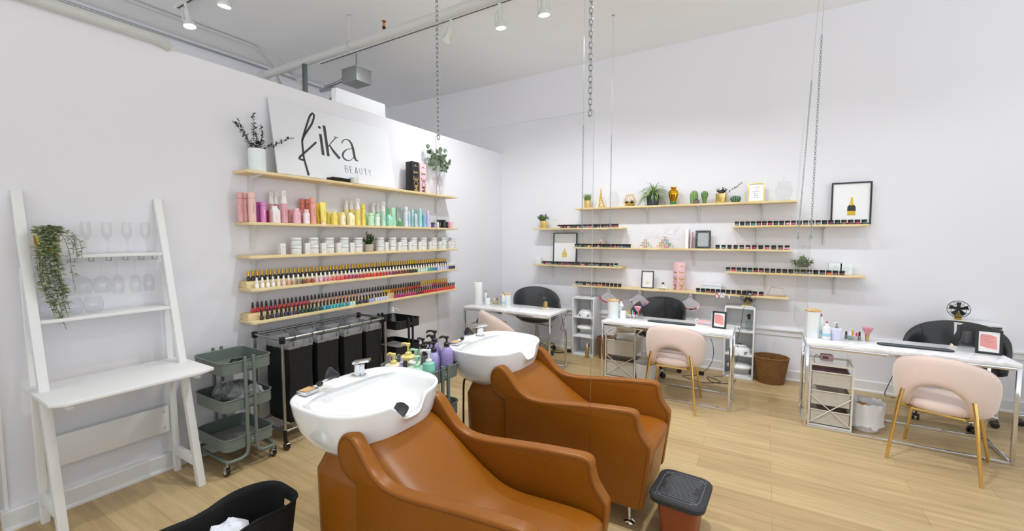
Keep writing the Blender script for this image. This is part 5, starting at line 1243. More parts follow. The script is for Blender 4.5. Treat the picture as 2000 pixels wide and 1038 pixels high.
MB().tube(catmull([(-.05,-.03,.03),(-.075,-.04,.05),(-.09,-.05,.02),(-.085,-.055,-.02)],5), .0025, 6).build('cable', M('7a5a60',.5), t)
t = thing('towel_pile', 'beige towels and paper piled on the drawer unit under middle desk', 'towels', (2.20,-.83,.536))
mb = MB(); random.seed(5); sg = 24
mb.grid([[Vector((.13*f*math.cos(2*PI*k/sg)*random.uniform(.9,1.08), .13*f*math.sin(2*PI*k/sg)*random.uniform(.9,1.08), .0 if f==1.01 else (1-f**2)*.10*random.uniform(.8,1.1)+.005)) for k in range(sg)] for f in (1.01,1.0,.85,.6,.4,.2,.03)], True); mb.f.append(tuple(range(sg)))
mb.build('towel_cloth', M('cbbca6',.9,noise=.12,scale=20), t, sharp=80)
MB().at((.04,-.09,.045),(R(10),0,R(-10))).cbox((0,0,0),(.17,.04,.05)).build('paper_roll', M('e5e2dc',.7), t, bevel=.012)
t = thing('cloth_bundle', 'grey patterned cloths stuffed on the drawer unit under left desk', 'towels', (.46,-1.12,.501))
mb = MB()
mb.grid([[Vector((.14*f*math.cos(2*PI*k/sg)*random.uniform(.9,1.08), .14*f*math.sin(2*PI*k/sg)*random.uniform(.9,1.08), .0 if f==1.01 else (1-f**2)*.13*random.uniform(.8,1.1)+.005)) for k in range(sg)] for f in (1.01,1.0,.85,.6,.4,.2,.03)], True); mb.f.append(tuple(range(sg)))
mb.build('towel_cloth', M('7d7d80',.9,noise=.6,scale=25), t, sharp=80)
# ---- wicker baskets (real over-and-under weave)
WICK = M('7c5528', .65, noise=.3, scale=60)
def wicker(loc, label, rt, rb, h):
    t = thing('wicker_basket', label, 'basket', loc); seg = 120; nr = 22; st = 20; rows = []
    for i in range(nr*2+1):
        f = i/(nr*2); rr_ = rb+(rt-rb)*f**.9; row = []
        for k in range(seg):
            a = 2*PI*k/seg; wv = math.sin(a*st+PI*((i//2) % 2)); amp = .0065*wv*(1 if i % 2 else .15); row.append(Vector(((rr_+amp)*math.cos(a)*1.05, (rr_+amp)*math.sin(a)*.92, h*f)))
        rows.append(row)
    inn = [[Vector((v.x*.95, v.y*.95, v.z)) for v in r_] for r_ in reversed(rows)]
    mb = MB(); mb.grid(rows+inn, True); n = len(mb.v); mb.f.append(tuple(range(seg))); mb.f.append(tuple(range(n-seg,n))); mb.build('woven_wall', WICK, t, sharp=60)
    mb = MB()
    for j in range(3):
        mb.tube([(rt*1.05*math.cos(a)*(1.0+.008*math.sin(a*18+j*2.1)), rt*.92*math.sin(a)*(1.0+.008*math.sin(a*18+j*2.1)), h+.004+.004*math.cos(a*18+j*2.1)) for a in [2*PI*k/120 for k in range(120)]], .006, 6, closed=True)
    mb.build('braided_rim', WICK, t)
wicker((3.672,-.20,0), 'brown wicker waste basket standing by the back wall between desks', .163,.122,.285)
wicker((1.82,-.22,0), 'brown wicker basket half hidden behind the middle desk leg', .15,.115,.27)
# ---- waste bins
t = thing('waste_bin', 'white waste bin with a crumpled plastic liner under the right desk', 'bin', (4.345,-1.14,0))
MB().lathe([(0,0),(.085,0),(.09,.004),(.118,.235),(.114,.235),(.087,.01),(0,.008)], 36).build('bin_body', M('e2e1e3',.45), t)
mb = MB(); random.seed(9); sg = 40; rows = []
for f, r_, z in ((0,.108,.18),(.2,.112,.238),(.4,.128,.246),(.6,.127,.18),(.8,.118,.10),(1,.125,.05)):
    rows.append([Vector(((r_+random.uniform(-.004,.008))*math.cos(2*PI*k/sg), (r_+random.uniform(-.004,.008))*math.sin(2*PI*k/sg), z+random.uniform(-.008,.008)*(1+f)+(.05 if f > .7 and math.sin(2*PI*k/sg) > 0 else 0))) for k in range(sg)])
mb.grid(rows, True); mb.build('plastic_liner', M('eceef0',.35,noise=.02,alpha=.8), t, sharp=80)
MB().ball((-.02,.02,.20),(.04,.03,.02),10,6).build('waste', M('a8703a',.7,noise=.3), t)
t = thing('waste_bin', 'plain white waste bin beside the drawers under the middle desk', 'bin', (2.475,-.93,0))
MB().lathe([(0,0),(.09,0),(.095,.004),(.125,.22),(.12,.225),(.116,.222),(.092,.01),(0,.008)], 36).build('bin_body', M('dcdcde',.45), t)
random.seed(21)
# ---- things on the desks
def canister(x, y, label, r=.058, h=.19):
    t = thing('lidded_canister', label, 'canister', (x, y, TZ)); seg = 64
    mb = MB(); rows = [[((r+.0016*(math.sin(k*PI*2/4+(i%2)*PI) if 0 < i < 26 else 0))*math.cos(2*PI*k/seg), (r+.0016*(math.sin(k*PI*2/4+(i%2)*PI) if 0 < i < 26 else 0))*math.sin(2*PI*k/seg), h*i/26) for k in range(seg)] for i in range(27)]
    mb.grid(rows, True); mb.f += [tuple(range(seg)), tuple(range(len(mb.v)-seg, len(mb.v)))]; mb.build('canister_body', M('e3e8e9',.4), t)
    MB().lathe([(0,h),(r*1.04,h),(r*1.06,h+.003),(r*1.06,h+.012),(r*1.02,h+.014),(0,h+.014)], 32).build('bamboo_lid', BAMBOO, t)
def squeeze_bottle(x, y, label, h=.17, r=.03, tip='b8202c', body='e9ecee', z=TZ):
    t = thing('nozzle_bottle', label, 'bottle', (x, y, z))
    MB().lathe([(0,0),(r-.003,0),(r,.003),(r,h*.62),(r*.8,h*.70),(r*.4,h*.74),(r*.4,h*.76),(0,h*.76)], 20).build('bottle_body', M(body,.3,alpha=.85), t)
    MB().lathe([(r*.45,h*.74),(r*.45,h*.80),(r*.25,h*.84),(r*.2,h*.9),(0,h*.9)], 14).build('nozzle', WHITE, t)
    MB().lathe([(r*.24,h*.88),(r*.2,h*.95),(r*.08,h),(0,h)], 12).build('tip_cap', M(tip,.4), t)
    mb = MB(); mb.at((0,0,0)).open_lathe([(r+.0005,h*.2),(r+.0005,h*.34)], 20); mb.build('label_band', M('9cc9dc',.5), t)
def push_pump(x, y, label, r=.034, h=.085, col='eceeef', taper=1):
    t = thing('pump_dispenser', label, 'bottle', (x, y, TZ))
    MB().lathe([(0,0),(r*taper-.003,0),(r*taper,.003),(r,h*.9),(r*.95,h),(r*.5,h+.004),(0,h+.004)], 24).build('bottle_body', M(col,.35), t)
    MB().lathe([(.014,h+.003),(.014,h+.014),(.005,h+.016),(.005,h+.045),(0,h+.045)], 12).build('pump_stem', M('8f9498',.25,metal=.7), t)
    MB().tube(catmull([(0,0,h+.042),(-.012,0,h+.05),(-.028,0,h+.046)],4), .004, 8).build('pump_spout', M('d9dcdf',.25), t)
def polish_rack(x, y, label, cols, n=5):
    t = thing('acrylic_organizer', label, 'organizer', (x, y, TZ))
    MB().box((-.06,-.03,0),(.06,.03,.003)).box((-.06,-.03,.003),(.06,-.028,.03)).box((-.06,.028,.003),(.06,.03,.045)).box((-.06,-.028,.003),(-.058,.028,.045)).box((.058,-.028,.003),(.06,.028,.045)).build('acrylic_tray', GLASS, t)
    for i in range(n):
        z0 = .0035; c = cols[i % len(cols)]; px = -.045+.09*i/(n-1); py = (-.012 if i % 2 else .012)
        b = thing('small_bottle', 'small %s capped bottle, %s from left in the %s' % (c[1], nth(i+1), label.split(' on ')[0]), 'bottle', (x+px, y+py, TZ+z0)); b['group'] = 'bottles in the '+label.split(' on ')[0]
        MB().lathe([(0,0),(.010,0),(.011,.002),(.011,.032),(.006,.037),(0,.037)], 12).build('bottle_body', M(c[2],.25), b); MB().lathe([(.0075,.036),(.008,.038),(.0065,.066+.006*(i%3)),(0,.067+.006*(i%3))], 12).build('cap', M(c[0],.35), b)
def brush(x, y, label, col, z=TZ):
    t = thing('dust_brush', label, 'brush', (x, y, z))
    MB().lathe([(0,0),(.03,0),(.032,.004),(.032,.03),(.029,.03),(.029,.006),(0,.005)], 20).build('holder_cup', GLASS, t)
    MB().lathe([(0,.006),(.012,.006),(.013,.03),(.0145,.032),(.0145,.062),(0,.062)], 18).build('ferrule', M('c9a46a',.25,metal=1), t)
    MB().lathe([(.014,.061),(.018,.07),(.026,.085),(.040,.118),(.034,.122),(0,.124)], 28, sx=1.0, sy=.7).build('bristles', M(col,.9,noise=.15,scale=120), t)
def mat(x0, x1, y, label, rz=0):
    t = thing('arm_rest_mat', label, 'mat', ((x0+x1)/2, y, TZ), rz); w = x1-x0
    MB().prism(rrect(w,.10,.045,6), 0, .010, 'z').build('mat_pad', M('24282b',.45), t, bevel=.003)
    MB().tube([(a,b,.0108) for a,b in rrect(w*.93,.055,.025,6)], .002, 5, closed=True).build('inner_line', M('6f7f84',.4), t)
def sign_card(x, y, rz, label, w=.125, h=.165):
    t = thing('framed_notice', label, 'picture frame', (x, y, TZ), rz); rot = Matrix.Rotation(-.12, 4, 'X'); bw = .016; fm = M('1b1f23',.4)
    for a,b in (((-w/2,-.012,0),(-w/2+bw,0,h)),((w/2-bw,-.012,0),(w/2,0,h)),((-w/2+bw,-.012,0),(w/2-bw,0,bw)),((-w/2+bw,-.012,h-bw),(w/2-bw,0,h))):
        mb = MB(); mb.m = rot; mb.box(a,b); mb.build('frame_side', fm, t, bevel=.0015)
    mb = MB(); mb.m = rot; mb.box((-w/2+bw,-.007,bw),(w/2-bw,-.005,h-bw)); pg = mb.build('paper', M('e9e7e8',.5), t)
    mb = MB(); mb.m = rot; mb.add([(-w*.30,-.0074,h*.80),(w*.05,-.0074,h*.80),(w*.27,-.0074,h*.72),(w*.31,-.0074,h*.28),(w*.31,-.0074,h*.20),(-w*.05,-.0074,h*.24),(-w*.33,-.0074,h*.32),(-w*.33,-.0074,h*.7)],[tuple(range(8))]); mb.build('pink_print', M('e29b98',.5,noise=.05), pg)
    mb = MB(); mb.m = rot
    for i in range(8): z = h*(.78-.065*i); mb.box((-w*.30,-.0080,z),(-w*.30+w*(.3+.24*((i*5)%3)/2),-.0076,z+h*.010))
    mb.build('printed_lines', M('a8615f',.6), pg)
    mb = MB(); mb.prism([(0,0.001),(.055,0.001),(.016,h*.7),(.012,h*.7)], -.012, .012, 'x'); mb.m = Matrix.Identity(4); mb.build('easel_back', fm, t)
def triangle(x, y, label, s=1):
    t = thing('acrylic_stand', label, 'stand', (x, y, TZ))
    MB().prism([(-.034*s,0),(.034*s,0),(.016*s,.105*s),(-.012*s,.105*s)], -.004, .0, 'y').prism([(-.034*s,0),(.034*s,0),(.016*s,.105*s),(-.012*s,.105*s)], .02, .024, 'y').build('acrylic_sheet', glassmat('frosted_acrylic',(.93,.94,.95),.12,.6,.4,.15) if 'fa' not in globals() else fa, t)
# left desk
t = thing('paper_towel_roll', 'standing white paper towel roll at the left end of left desk', 'paper roll', (.345,-1.15,TZ))
MB().lathe([(.02,0),(.055,0),(.058,.004),(.058,.288),(.055,.292),(.022,.292),(.02,.285)], 32).build('paper', M('ebebea',.9,noise=.03,scale=60,bump=.2), t)
MB().lathe([(.0195,.002),(.0195,.2905),(.0185,.2905),(.0185,.002)], 20).build('cardboard_core', M('b9ada0',.9), t)
squeeze_bottle(.37,-1.00,'clear bottle with red tip behind the white pump, left desk',.175,.028); push_pump(.445,-1.07,'white push pump bottle beside the paper roll, left desk')
polish_rack(.52,-.99,'small bottle tray on the left desk',[('d9c83a','yellow','d6c25a'),('ececec','white','d8b890'),('141416','black','c9c4ba')],4)
brush(.60,-.95,'pale brush with gold ferrule in a glass cup on left desk','dcc0ae'); canister(.74,-1.05,'white canister with bamboo lid on the left desk',.05,.15)
squeeze_bottle(.72,-1.12,'white bottle with red tip in front of the left desk canister',.19,.022)
fan((1.245,-1.0,TZ), R(-48),'cream desk fan at the right end of left desk', s=1.2)
# middle desk
canister(2.165,-1.15,'white dimpled canister with bamboo lid on the middle desk'); squeeze_bottle(2.215,-1.02,'tall white bottle with red tip behind the middle desk canister',.20,.028); push_pump(2.262,-1.12,'white push pump bottle right of the middle desk canister')
squeeze_bottle(2.14,-1.0,'white bottle with red tip left behind the middle desk canister',.18,.026)
polish_rack(2.345,-1.04,'acrylic tray of bright small bottles on the middle desk',[('e8d02c','yellow','d9d9d9'),('e0963a','orange','d8d5d0'),('6fcfcf','aqua','dadada'),('d94fb0','magenta','e5d8e0'),('1a1a1c','black','d5d5d5')],5)
brush(2.385,-.97,'pink dust brush in a cup on the middle desk','e8a0b0'); triangle(2.44,-1.07,'clear acrylic triangle stand on the middle desk'); mat(2.53,3.0,-1.12,'long dark oval arm rest mat on the middle desk')
t = thing('nail_lamp', 'small pink handheld nail drill console on the middle desk', 'nail lamp', (3.085,-.985,TZ), R(-12))
MB().box((-.07,-.045,0),(.07,.045,.030)).build('console_body', M('e3b3b3',.35), t, bevel=.010); MB().box((-.02,-.0462,.006),(.055,-.0448,.024)).build('display', M('c9cdd6',.3), t)
MB().tube([(-.085+.018*math.cos(a),-.02,.026+.018*math.sin(a)) for a in [k*PI/8 for k in range(16)]], .005, 8, closed=True).build('ring_handle', M('e9dfe0',.4), t)
sign_card(3.215,-1.14,R(-3),'black framed pink notice at the right end of middle desk')
t = thing('white_card', 'white card standing behind the middle desk notice', 'card', (3.155,-1.10,TZ)); MB().at((0,0,0),(R(-6),0,R(8))).box((-.012,-.002,0.001),(.012,.0,.135)).build('card', WHITE, t)
# right desk
canister(3.955,-1.13,'white canister with bamboo lid at left end of the right desk',.056,.235); squeeze_bottle(4.02,-1.10,'tall white bottle with red tip on the right desk',.215,.03); squeeze_bottle(4.055,-1.17,'shorter white bottle with red tip and blue label on right desk',.165,.03)
push_pump(4.125,-1.16,'lavender tapered tumbler with pump on the right desk',.044,.105,'d3d3ea',.72)
polish_rack(4.25,-1.07,'small bottle group on the right desk',[('22222a','black','6a7c7c'),('e9e9ea','white','7e9a92'),('d9a02c','amber','c9c4ba'),('c8386a','pink','b5aeb0'),('3a1a24','wine','8a8c8c')],5)
brush(4.345,-1.07,'dusky pink fan brush in a glass cup on right desk','c98a90'); mat(4.40,4.86,-1.135,'long dark oval arm rest mat on the right desk'); triangle(4.98,-.955,'frosted acrylic triangle stand on the right desk',1.3)
sign_card(5.055,-1.10,R(-8),'black framed pink notice leaning at the right end of right desk',.14,.185)
t = thing('cream_clip_stand', 'tiny cream clip stand left of the acrylic triangle', 'holder', (4.90,-.96,TZ)); MB().prism([(-.02,0),(.02,0),(.016,.012),(.004,.012),(-.004,.028),(-.012,.028),(-.016,.01)], -.01, .01, 'y').build('holder_body', M('ddd5c2',.5), t, bevel=.001)
fan((3.42,-.145,.826), R(10), 'gold and black desk fan on top of the middle tower', s=1.12); fan((5.15,-.15,.836), R(-15), 'gold and black desk fan on top of the right tower', s=1.12)
t = thing('spray_flask', 'clear ribbed spray bottle with black head in the middle tower', 'bottle', (3.445,-.17,.557))
MB().lathe([(0,.002),(.03,.002),(.033,.006),(.033,.09),(.028,.105),(.012,.118),(.012,.13),(0,.13)], 24).build('bottle_body', glassmat('green_tinted_glass',(.86,.90,.88),.06,.6), t)
mb = MB().lathe([(.014,.128),(.014,.15),(.009,.155),(0,.155)], 14); mb.prism([(-.02,.155),(.012,.155),(.018,.178),(.005,.19),(-.006,.19),(-.024,.172)], -.008, .008, 'y'); mb.build('spray_head', BLACK, t, bevel=.001)
t = thing('small_device', 'white gadget with grey knobs in the top compartment of middle tower', 'device', (3.325,-.17,.557)); MB().box((-.045,-.045,0),(.045,.045,.04)).build('device_body', M('e1dfda',.4), t, bevel=.008)
for sx in (-.02,.02): MB().tube([(sx,-.046,.02),(sx,-.054,.02)], .009, 14).build('knob', M('77736c',.4), t)
t = thing('lotion_bottle', 'white bottle with dark cap at the bottom of left tower', 'bottle', (1.535,-.20,.017)); MB().lathe([(0,0),(.02,0),(.021,.003),(.021,.09),(.008,.10),(0,.10)], 16).build('bottle_body', M('dfe3ea',.35), t); MB().lathe([(.010,.099),(.010,.125),(0,.126)], 12).build('cap', M('20283c',.4), t)
t = thing('gold_can', 'gold can with white nozzle standing in front of left tower', 'can', (1.565,-.345,0)); MB().lathe([(0,0),(.026,0),(.027,.002),(.027,.15),(.02,.16),(0,.16)], 20).build('can_body', M('b9a368',.3,metal=.7), t); MB().lathe([(.012,.159),(.012,.18),(.005,.19),(0,.205)], 12).build('nozzle', M('e8c9cc',.4), t)
canister_z = thing('lidded_canister', 'grey canister with bamboo lid inside the left tower top', 'canister', (1.545,-.10,.536))
MB().lathe([(0,0),(.05,0),(.05,.19),(0,.19)], 24).build('canister_body', M('c9cdcd',.5), canister_z); MB().lathe([(0,.19),(.053,.19),(.053,.205),(0,.206)], 24).build('bamboo_lid', BAMBOO, canister_z)
canister_z.location = (1.56,-.09,.536)
# cords
def cord(label, pts, r=.0035, plug=None):
    t = thing('power_cord', label, 'cord', (0,0,0)); MB().tube(catmull(pts,6), r, 6).build('cable', M('1a1b1d',.5), t)
    if plug: MB().cbox(plug,(.055,.035,.04)).build('power_adapter', BLACK, t, bevel=.004)
cord('black cord coiled on the floor behind the middle desk leg', [(3.06,-.9,.68),(3.08,-.5,.5),(3.10,-.3,.30),(3.07,-.25,.12),(2.98,-.32,.02),(2.90,-.42,.006),(2.80,-.50,.006),(3.02,-.62,.006),(3.20,-.50,.006),(3.05,-.38,.006),(3.12,-.56,.006),(3.28,-.50,.006),(3.34,-.34,.006)], plug=(2.98,-.33,.021))
cord('black cord coiled on the floor beside the left cubby tower', [(1.45,-.95,.69),(1.40,-.75,.45),(1.30,-.62,.42),(1.25,-.40,.50),(1.24,-.2,.60)])
cord('black cord and adapter on the floor left of the cubby tower', [(1.33,-.06,.40),(1.29,-.12,.2),(1.27,-.2,.04),(1.22,-.24,.008),(1.10,-.32,.006),(1.02,-.26,.006),(1.12,-.20,.006),(1.2,-.30,.006),(1.08,-.36,.006),(.95,-.30,.006),(.90,-.20,.006)], plug=(1.25,-.22,.021))
cord('thin black cord hanging from the fan on the middle tower', [(3.40,-.20,.835),(3.385,-.275,.80),(3.37,-.285,.62),(3.335,-.29,.45),(3.35,-.28,.36)], .0025)
cord('thin black cord from the nail dryer in the middle tower', [(3.36,-.27,.30),(3.33,-.30,.18),(3.28,-.30,.08),(3.20,-.28,.01),(3.1,-.33,.006)], .0025)
cord('short black cord end on the floor beneath the right desk', [(4.78,-.05,.35),(4.70,-.06,.1),(4.68,-.08,.006),(4.75,-.12,.006)], .0035)
# ================================================================== ROLLING CARTS
def rtube(mb, w, d, r, z, rad, seg=6): mb.tube([(a,b,z) for a,b in rrect(w,d,r,5)], rad, seg, closed=True)
def cart(loc, label, col, low=True):
    t = thing('rolling_cart', label, 'cart', loc, 0); m = M(col, .45, noise=.04)
    W, D, r = .425, .335, .055
    for i, zr in enumerate((.775,.515,.245)):
        mb = MB(); rows = []
        for s_, z in ((.90,.0),(1,.008),(1,.09)): rows.append([Vector((a*s_ if z == 0 else a, b*s_ if z == 0 else b, zr-.09+z)) for a, b in rrect(W,D,r,5)])
        for s_, z in ((.985,.09),(.985,.012),(.9,.006)): rows.append([Vector((a*s_, b*s_, zr-.09+z)) for a, b in rrect(W,D,r,5)])
        mb.grid(rows, True); n = len(rows[0]); mb.f += [tuple(range(n)), tuple(range(len(mb.v)-n, len(mb.v)))]
        tr = mb.build('tray', m, t, sharp=50)
        mb = MB(); rtube(mb, W+.004, D+.004, r, zr, .0042); mb.build('tray_rim', m, tr)
    for sx in (-1, 1):
        for sy in (-1, 1):
            x = sx*(W/2+.010); y = sy*.028
            pts = [(x,y,.80),(x,y,.16),(x,y+sy*.012,.118),(x,y+sy*.045,.10),(x,sy*.13,.10),(x-sx*.01,sy*.155,.10)]
            MB().tube([pts[0]]+catmull(pts[1:],5), .0115, 10).build('post', m, t)
        MB().box((sx*(W/2+.006)-.004,-.028,.71),(sx*(W/2+.006)+.004,.028,.76)).box((sx*(W/2+.006)-.004,-.028,.45),(sx*(W/2+.006)+.004,.028,.50)).box((sx*(W/2+.006)-.004,-.028,.18),(sx*(W/2+.006)+.004,.028,.23)).build('joining_plates', m, t)
        mb = MB()
        for z in (.735,.475,.205): mb.ball((sx*(W/2+.013),0,z),(.004,.006,.006),10,6)
        mb.build('bolts', STEEL, t)
    for sy in (-1,1): MB().tube(catmull([(-(W/2),sy*.155,.10),(-(W/2-.04),sy*.16,.10),(W/2-.04,sy*.16,.10),(W/2,sy*.155,.10)],5), .0115, 10).build('base_rail', m, t)
    for sx in (-1, 1):
        for sy in (-1, 1):
            x, y = sx*(W/2-.015), sy*.158
            mb = MB().lathe([(.008,.062),(.008,.098),(0,.098)], 10, (x,y,0)); mb.prism([(x-.02,.03),(x-.006,.075),(x+.016,.075),(x+.012,.05)], y-.018, y-.014, 'y').prism([(x-.02,.03),(x-.006,.075),(x+.016,.075),(x+.012,.05)], y+.014, y+.018, 'y'); cs = mb.build('caster', M('b9bdbd',.3,metal=.8), t)
            MB().tube([(x-.010,y-.011,.0305),(x-.010,y+.011,.0305)], .030, 20).build('wheel', BLACKG, cs)
            MB().tube([(x-.010,y-.013,.0305),(x-.010,y+.013,.0305)], .017, 16).build('hub', M('c9cccc',.4), cs)
    return t
CG = '6d7871'
cart((.300,-4.130,0), 'grey-green three-tier rolling cart between ladder shelf and laundry bags', CG)
cart((1.612,-3.600,0), 'grey-green rolling cart full of pump bottles between the two basins', CG)
cart((.245,-2.515,0), 'black three-tier rolling cart standing behind the laundry bags', '17181a')
# contents of the first green cart
t = thing('cable_coil', 'black coiled hair tool in the top tray of the green cart', 'cable', (.33,-4.08,.69))
MB().tube([((.085+.02*math.cos(3.3*a))*math.cos(a),(.07+.015*math.sin(2.1*a))*math.sin(a),.012+.012*(1+math.sin(2.7*a))) for a in [k*.2 for k in range(130)]], .0045, 6).build('cable', M('161412',.6), t)
t = thing('plastic_bags', 'crumpled clear plastic bags in the middle tray of the green cart', 'plastic', (.31,-4.12,.433))
random.seed(4); mb = MB(); sg = 26
for cx, cy, s_ in ((-.09,-.03,.10),(.05,.0,.11),(.13,.06,.07)):
    mb.m = Matrix.Translation((cx,cy,0)); mb.grid([[Vector((s_*math.sin(PI*i/9)*math.cos(2*PI*k/sg)*random.uniform(.7,1.2), s_*.8*math.sin(PI*i/9)*math.sin(2*PI*k/sg)*random.uniform(.7,1.2), .06-.06*math.cos(PI*i/9)*random.uniform(.8,1.4))) for k in range(sg)] for i in range(10)], True)
mb.build('plastic_film', M('b9bcbc',.15,noise=.3,scale=20,alpha=.55), t, sharp=10)
t = thing('wire_tray', 'grey mesh lining and clear tray in the bottom tray of the green cart', 'tray', (.30,-4.13,.163)); MB().prism(rrect(.36,.26,.04), 0, .006, 'z').build('lining', M('8b8d88',.6,noise=.6,scale=160), t)
MB().tube([(a*.6+.05,b*.6,.012) for a,b in rrect(.34,.24,.04)], .006, 6, closed=True).build('clear_rim', GLASS, t)
random.seed(8)
# ---- bottles on the cart between the basins
CZT = .692
def pump_bottle(x, y, r, h, col, label, pump, shape='round', ph=.07, face=PI, alpha=1, liquid=None, z=CZT, sp=.045):
    h *= .76; ph *= .82; r *= .92; t = thing('pump_bottle', label, 'bottle', (x, y, z), face, 'pump bottles on the cart between the basins')
    bm_ = M(col, .3, noise=.03, alpha=alpha)
    if shape == 'round': pr_ = [(0,0),(r-.004,0),(r,.004),(r,h*.70),(r*.93,h*.80),(r*.65,h*.93),(r*.36,h*.97),(r*.36,h),(0,h)]
    elif shape == 'tub': pr_ = [(0,0),(r-.004,0),(r,.004),(r,h*.86),(r*1.03,h*.87),(r*1.03,h*.93),(r*.9,h*.97),(r*.3,h),(0,h)]
    else: pr_ = [(0,0),(r-.003,0),(r,.003),(r,h*.86),(r*.98,h*.87),(r*.96,h*.97),(r*.5,h),(0,h)]
    MB().lathe(pr_, 32).build('bottle_body', bm_, t)
    pm = M(pump, .35, noise=.02)
    mb = MB().lathe([(.020,h-.004),(.020,h+.018),(.012,h+.024),(.007,h+.026),(.007,h+ph*.75),(.014,h+ph*.78),(.015,h+ph),(0,h+ph+.003)], 18); c = mb.build('pump_collar', pm, t)
    MB().tube(catmull([(0,0,h+ph*.9),(sp*.6,0,h+ph*.95),(sp,0,h+ph*.86),(sp+.008,0,h+ph*.70)],4), [.008]*10+[.0045]*3, 8).build('pump_spout', pm, t)
    if shape != 'tub':
        mb = MB()
        for i in range(5): z_ = h*(.22+.085*i); mb.grid([[Vector(((r+.0004)*math.cos(a),(r+.0004)*math.sin(a),z_+dz)) for a in [R(-60-face*57.3+12*k)*1.0 for k in range(8-i%3)]] for dz in (0,h*.012)])
        mb.build('printed_label', M('5f5f78',.5), t)
LIL = '9a8cc4'; L2 = 'a79bd0'
pump_bottle(1.765,-3.50,.046,.27,LIL,'lilac bottle with black pump at the right end of the pump bottles','17171a',ph=.075,face=R(200))
pump_bottle(1.715,-3.575,.042,.235,L2,'lilac bottle with black pump second from the right, behind mint bottle','17171a',ph=.07,face=R(190))
pump_bottle(1.66,-3.50,.045,.29,LIL,'tallest lilac bottle at the back with a wide black pump','17171a',ph=.09,face=R(195),sp=.055)
pump_bottle(1.76,-3.672,.042,.175,'7fcbb4','mint bottle with white pump in front of the lilac bottles','e6ebea','sq',.10,face=R(200),sp=.05)
pump_bottle(1.675,-3.69,.072,.125,'b5dbc2','squat mint tub with mint pump at the front of the cart','b2d8be','tub',.085,face=R(95),sp=.03)
pump_bottle(1.585,-3.60,.058,.135,'e4e7e0','squat white tub with mint pump behind the lilac mist bottle','a9d3b8','tub',.09,face=R(180),sp=.05)
pump_bottle(1.475,-3.70,.060,.115,'e6ddc9','squat white tub with yellow pump at the left of the cart','ecd885','tub',.085,face=R(185),sp=.045)
pump_bottle(1.475,-3.565,.052,.15,'ead98c','squat yellow tub with yellow pump at the back left','ecd885','tub',.10,face=R(180),sp=.055)
pump_bottle(1.545,-3.495,.044,.215,'a79f90','clear brown bottle with black pump at the back left','17171a','round',.075,face=R(180),alpha=.7)
pump_bottle(1.615,-3.50,.042,.195,'8f8d86','clear grey bottle with black pump in the middle','17171a','round',.07,face=R(185),alpha=.7)
pump_bottle(1.598,-3.455,.030,.22,'1b1b1d','black bottle with black pump at the back, middle','17171a','sq',.095,face=R(180))
pump_bottle(1.655,-3.59,.034,.205,'55555a','smoke grey bottle with black pump left of the lilac bottles','17171a','round',.07,face=R(185),alpha=.8)
t = thing('mist_bottle', 'small lilac mist bottle beside the yellow pump tub', 'bottle', (1.565,-3.715,CZT))
MB().lathe([(0,0),(.022,0),(.023,.003),(.023,.085),(.020,.095),(0,.095)], 20).build('bottle_body', M('bfb8da',.35), t); MB().lathe([(.013,.094),(.014,.118),(.008,.122),(.008,.145),(0,.148)], 14).build('mist_cap', M('cdc8e2',.35), t)
t = thing('black_bottle', 'small black bottle with black cap on the cart between the basins', 'bottle', (1.60,-3.72,CZT))
MB().lathe([(0,0),(.022,0),(.024,.003),(.024,.07),(.012,.085),(0,.085)], 20).build('bottle_body', M('1c1d1f',.3), t); MB().lathe([(.014,.084),(.013,.128),(.010,.132),(0,.132)], 14).build('cap', BLACKG, t)
# ---- black cart contents
t = thing('conical_flask', 'clear cone-shaped spray flask in the top tray of the black cart', 'bottle', (.27,-2.57,.692))
MB().lathe([(0,.002),(.052,.002),(.056,.008),(.035,.09),(.018,.135),(.015,.15),(0,.15)], 28).build('flask_body', glassmat('clear_plastic',(.90,.91,.91),.1,.6), t)
MB().lathe([(0,.004),(.05,.004),(.042,.05),(0,.05)], 28).build('water', glassmat('water',(.88,.92,.92),.06,.5), t)
MB().lathe([(.016,.149),(.017,.17),(.010,.175),(.010,.20),(0,.205)], 14).build('spray_neck', M('d9dbdb',.3), t)
MB().tube([(0,0,.195),(.03,.03,.19),(.05,.05,.165)], .003, 6).build('trigger', M('d9dbdb',.3), t)
t = thing('towel_stack', 'folded white towels in the middle tray of the black cart', 'towels', (.26,-2.53,.433))
for i in range(1): MB().box((-.15,-.11,0),(.15,.11,.06)).build('folded_towel', M('d5d3da',.9,bump=.3,scale=60), t, bevel=.012)

# ================================================================== LAUNDRY SORTER
LX0, LX1, LY0, LY1, LZ = .10, .48, -3.87, -2.865, .85
t = thing('laundry_sorter', 'chrome rolling laundry sorter frame holding four black bags', 'laundry sorter', (0,0,0))
for x in (LX0, LX1):
    for y in (LY0, LY1):
        MB().tube([(x,y,.14),(x,y,LZ-.03)], .0115, 12).build('post', STEEL, t)
        MB().cbox((x,y,LZ-.005),(.034,.034,.05)).build('corner_joint', BLACK, t, bevel=.005)
        MB().tube([(x,y,.06),(x,y,.15)], .014, 10).build('caster_stem', BLACK, t)
        cs = MB().tube([(x+.012,y-.012,.03),(x+.012,y+.012,.03)], .030, 20).build('caster', BLACKG, t)
    MB().tube([(x,LY0,LZ),(x,LY1,LZ)], .0105, 12).build('top_rail', STEEL, t); MB().tube([(x,LY0,.14),(x,LY1,.14)], .009, 10).build('lower_rail', STEEL, t)
for y in (LY0, LY1): MB().tube([(LX0,y,LZ),(LX1,y,LZ)], .0105, 12).build('top_rail', STEEL, t); MB().tube([(LX0,y,.14),(LX1,y,.14)], .009, 10).build('lower_rail', STEEL, t)
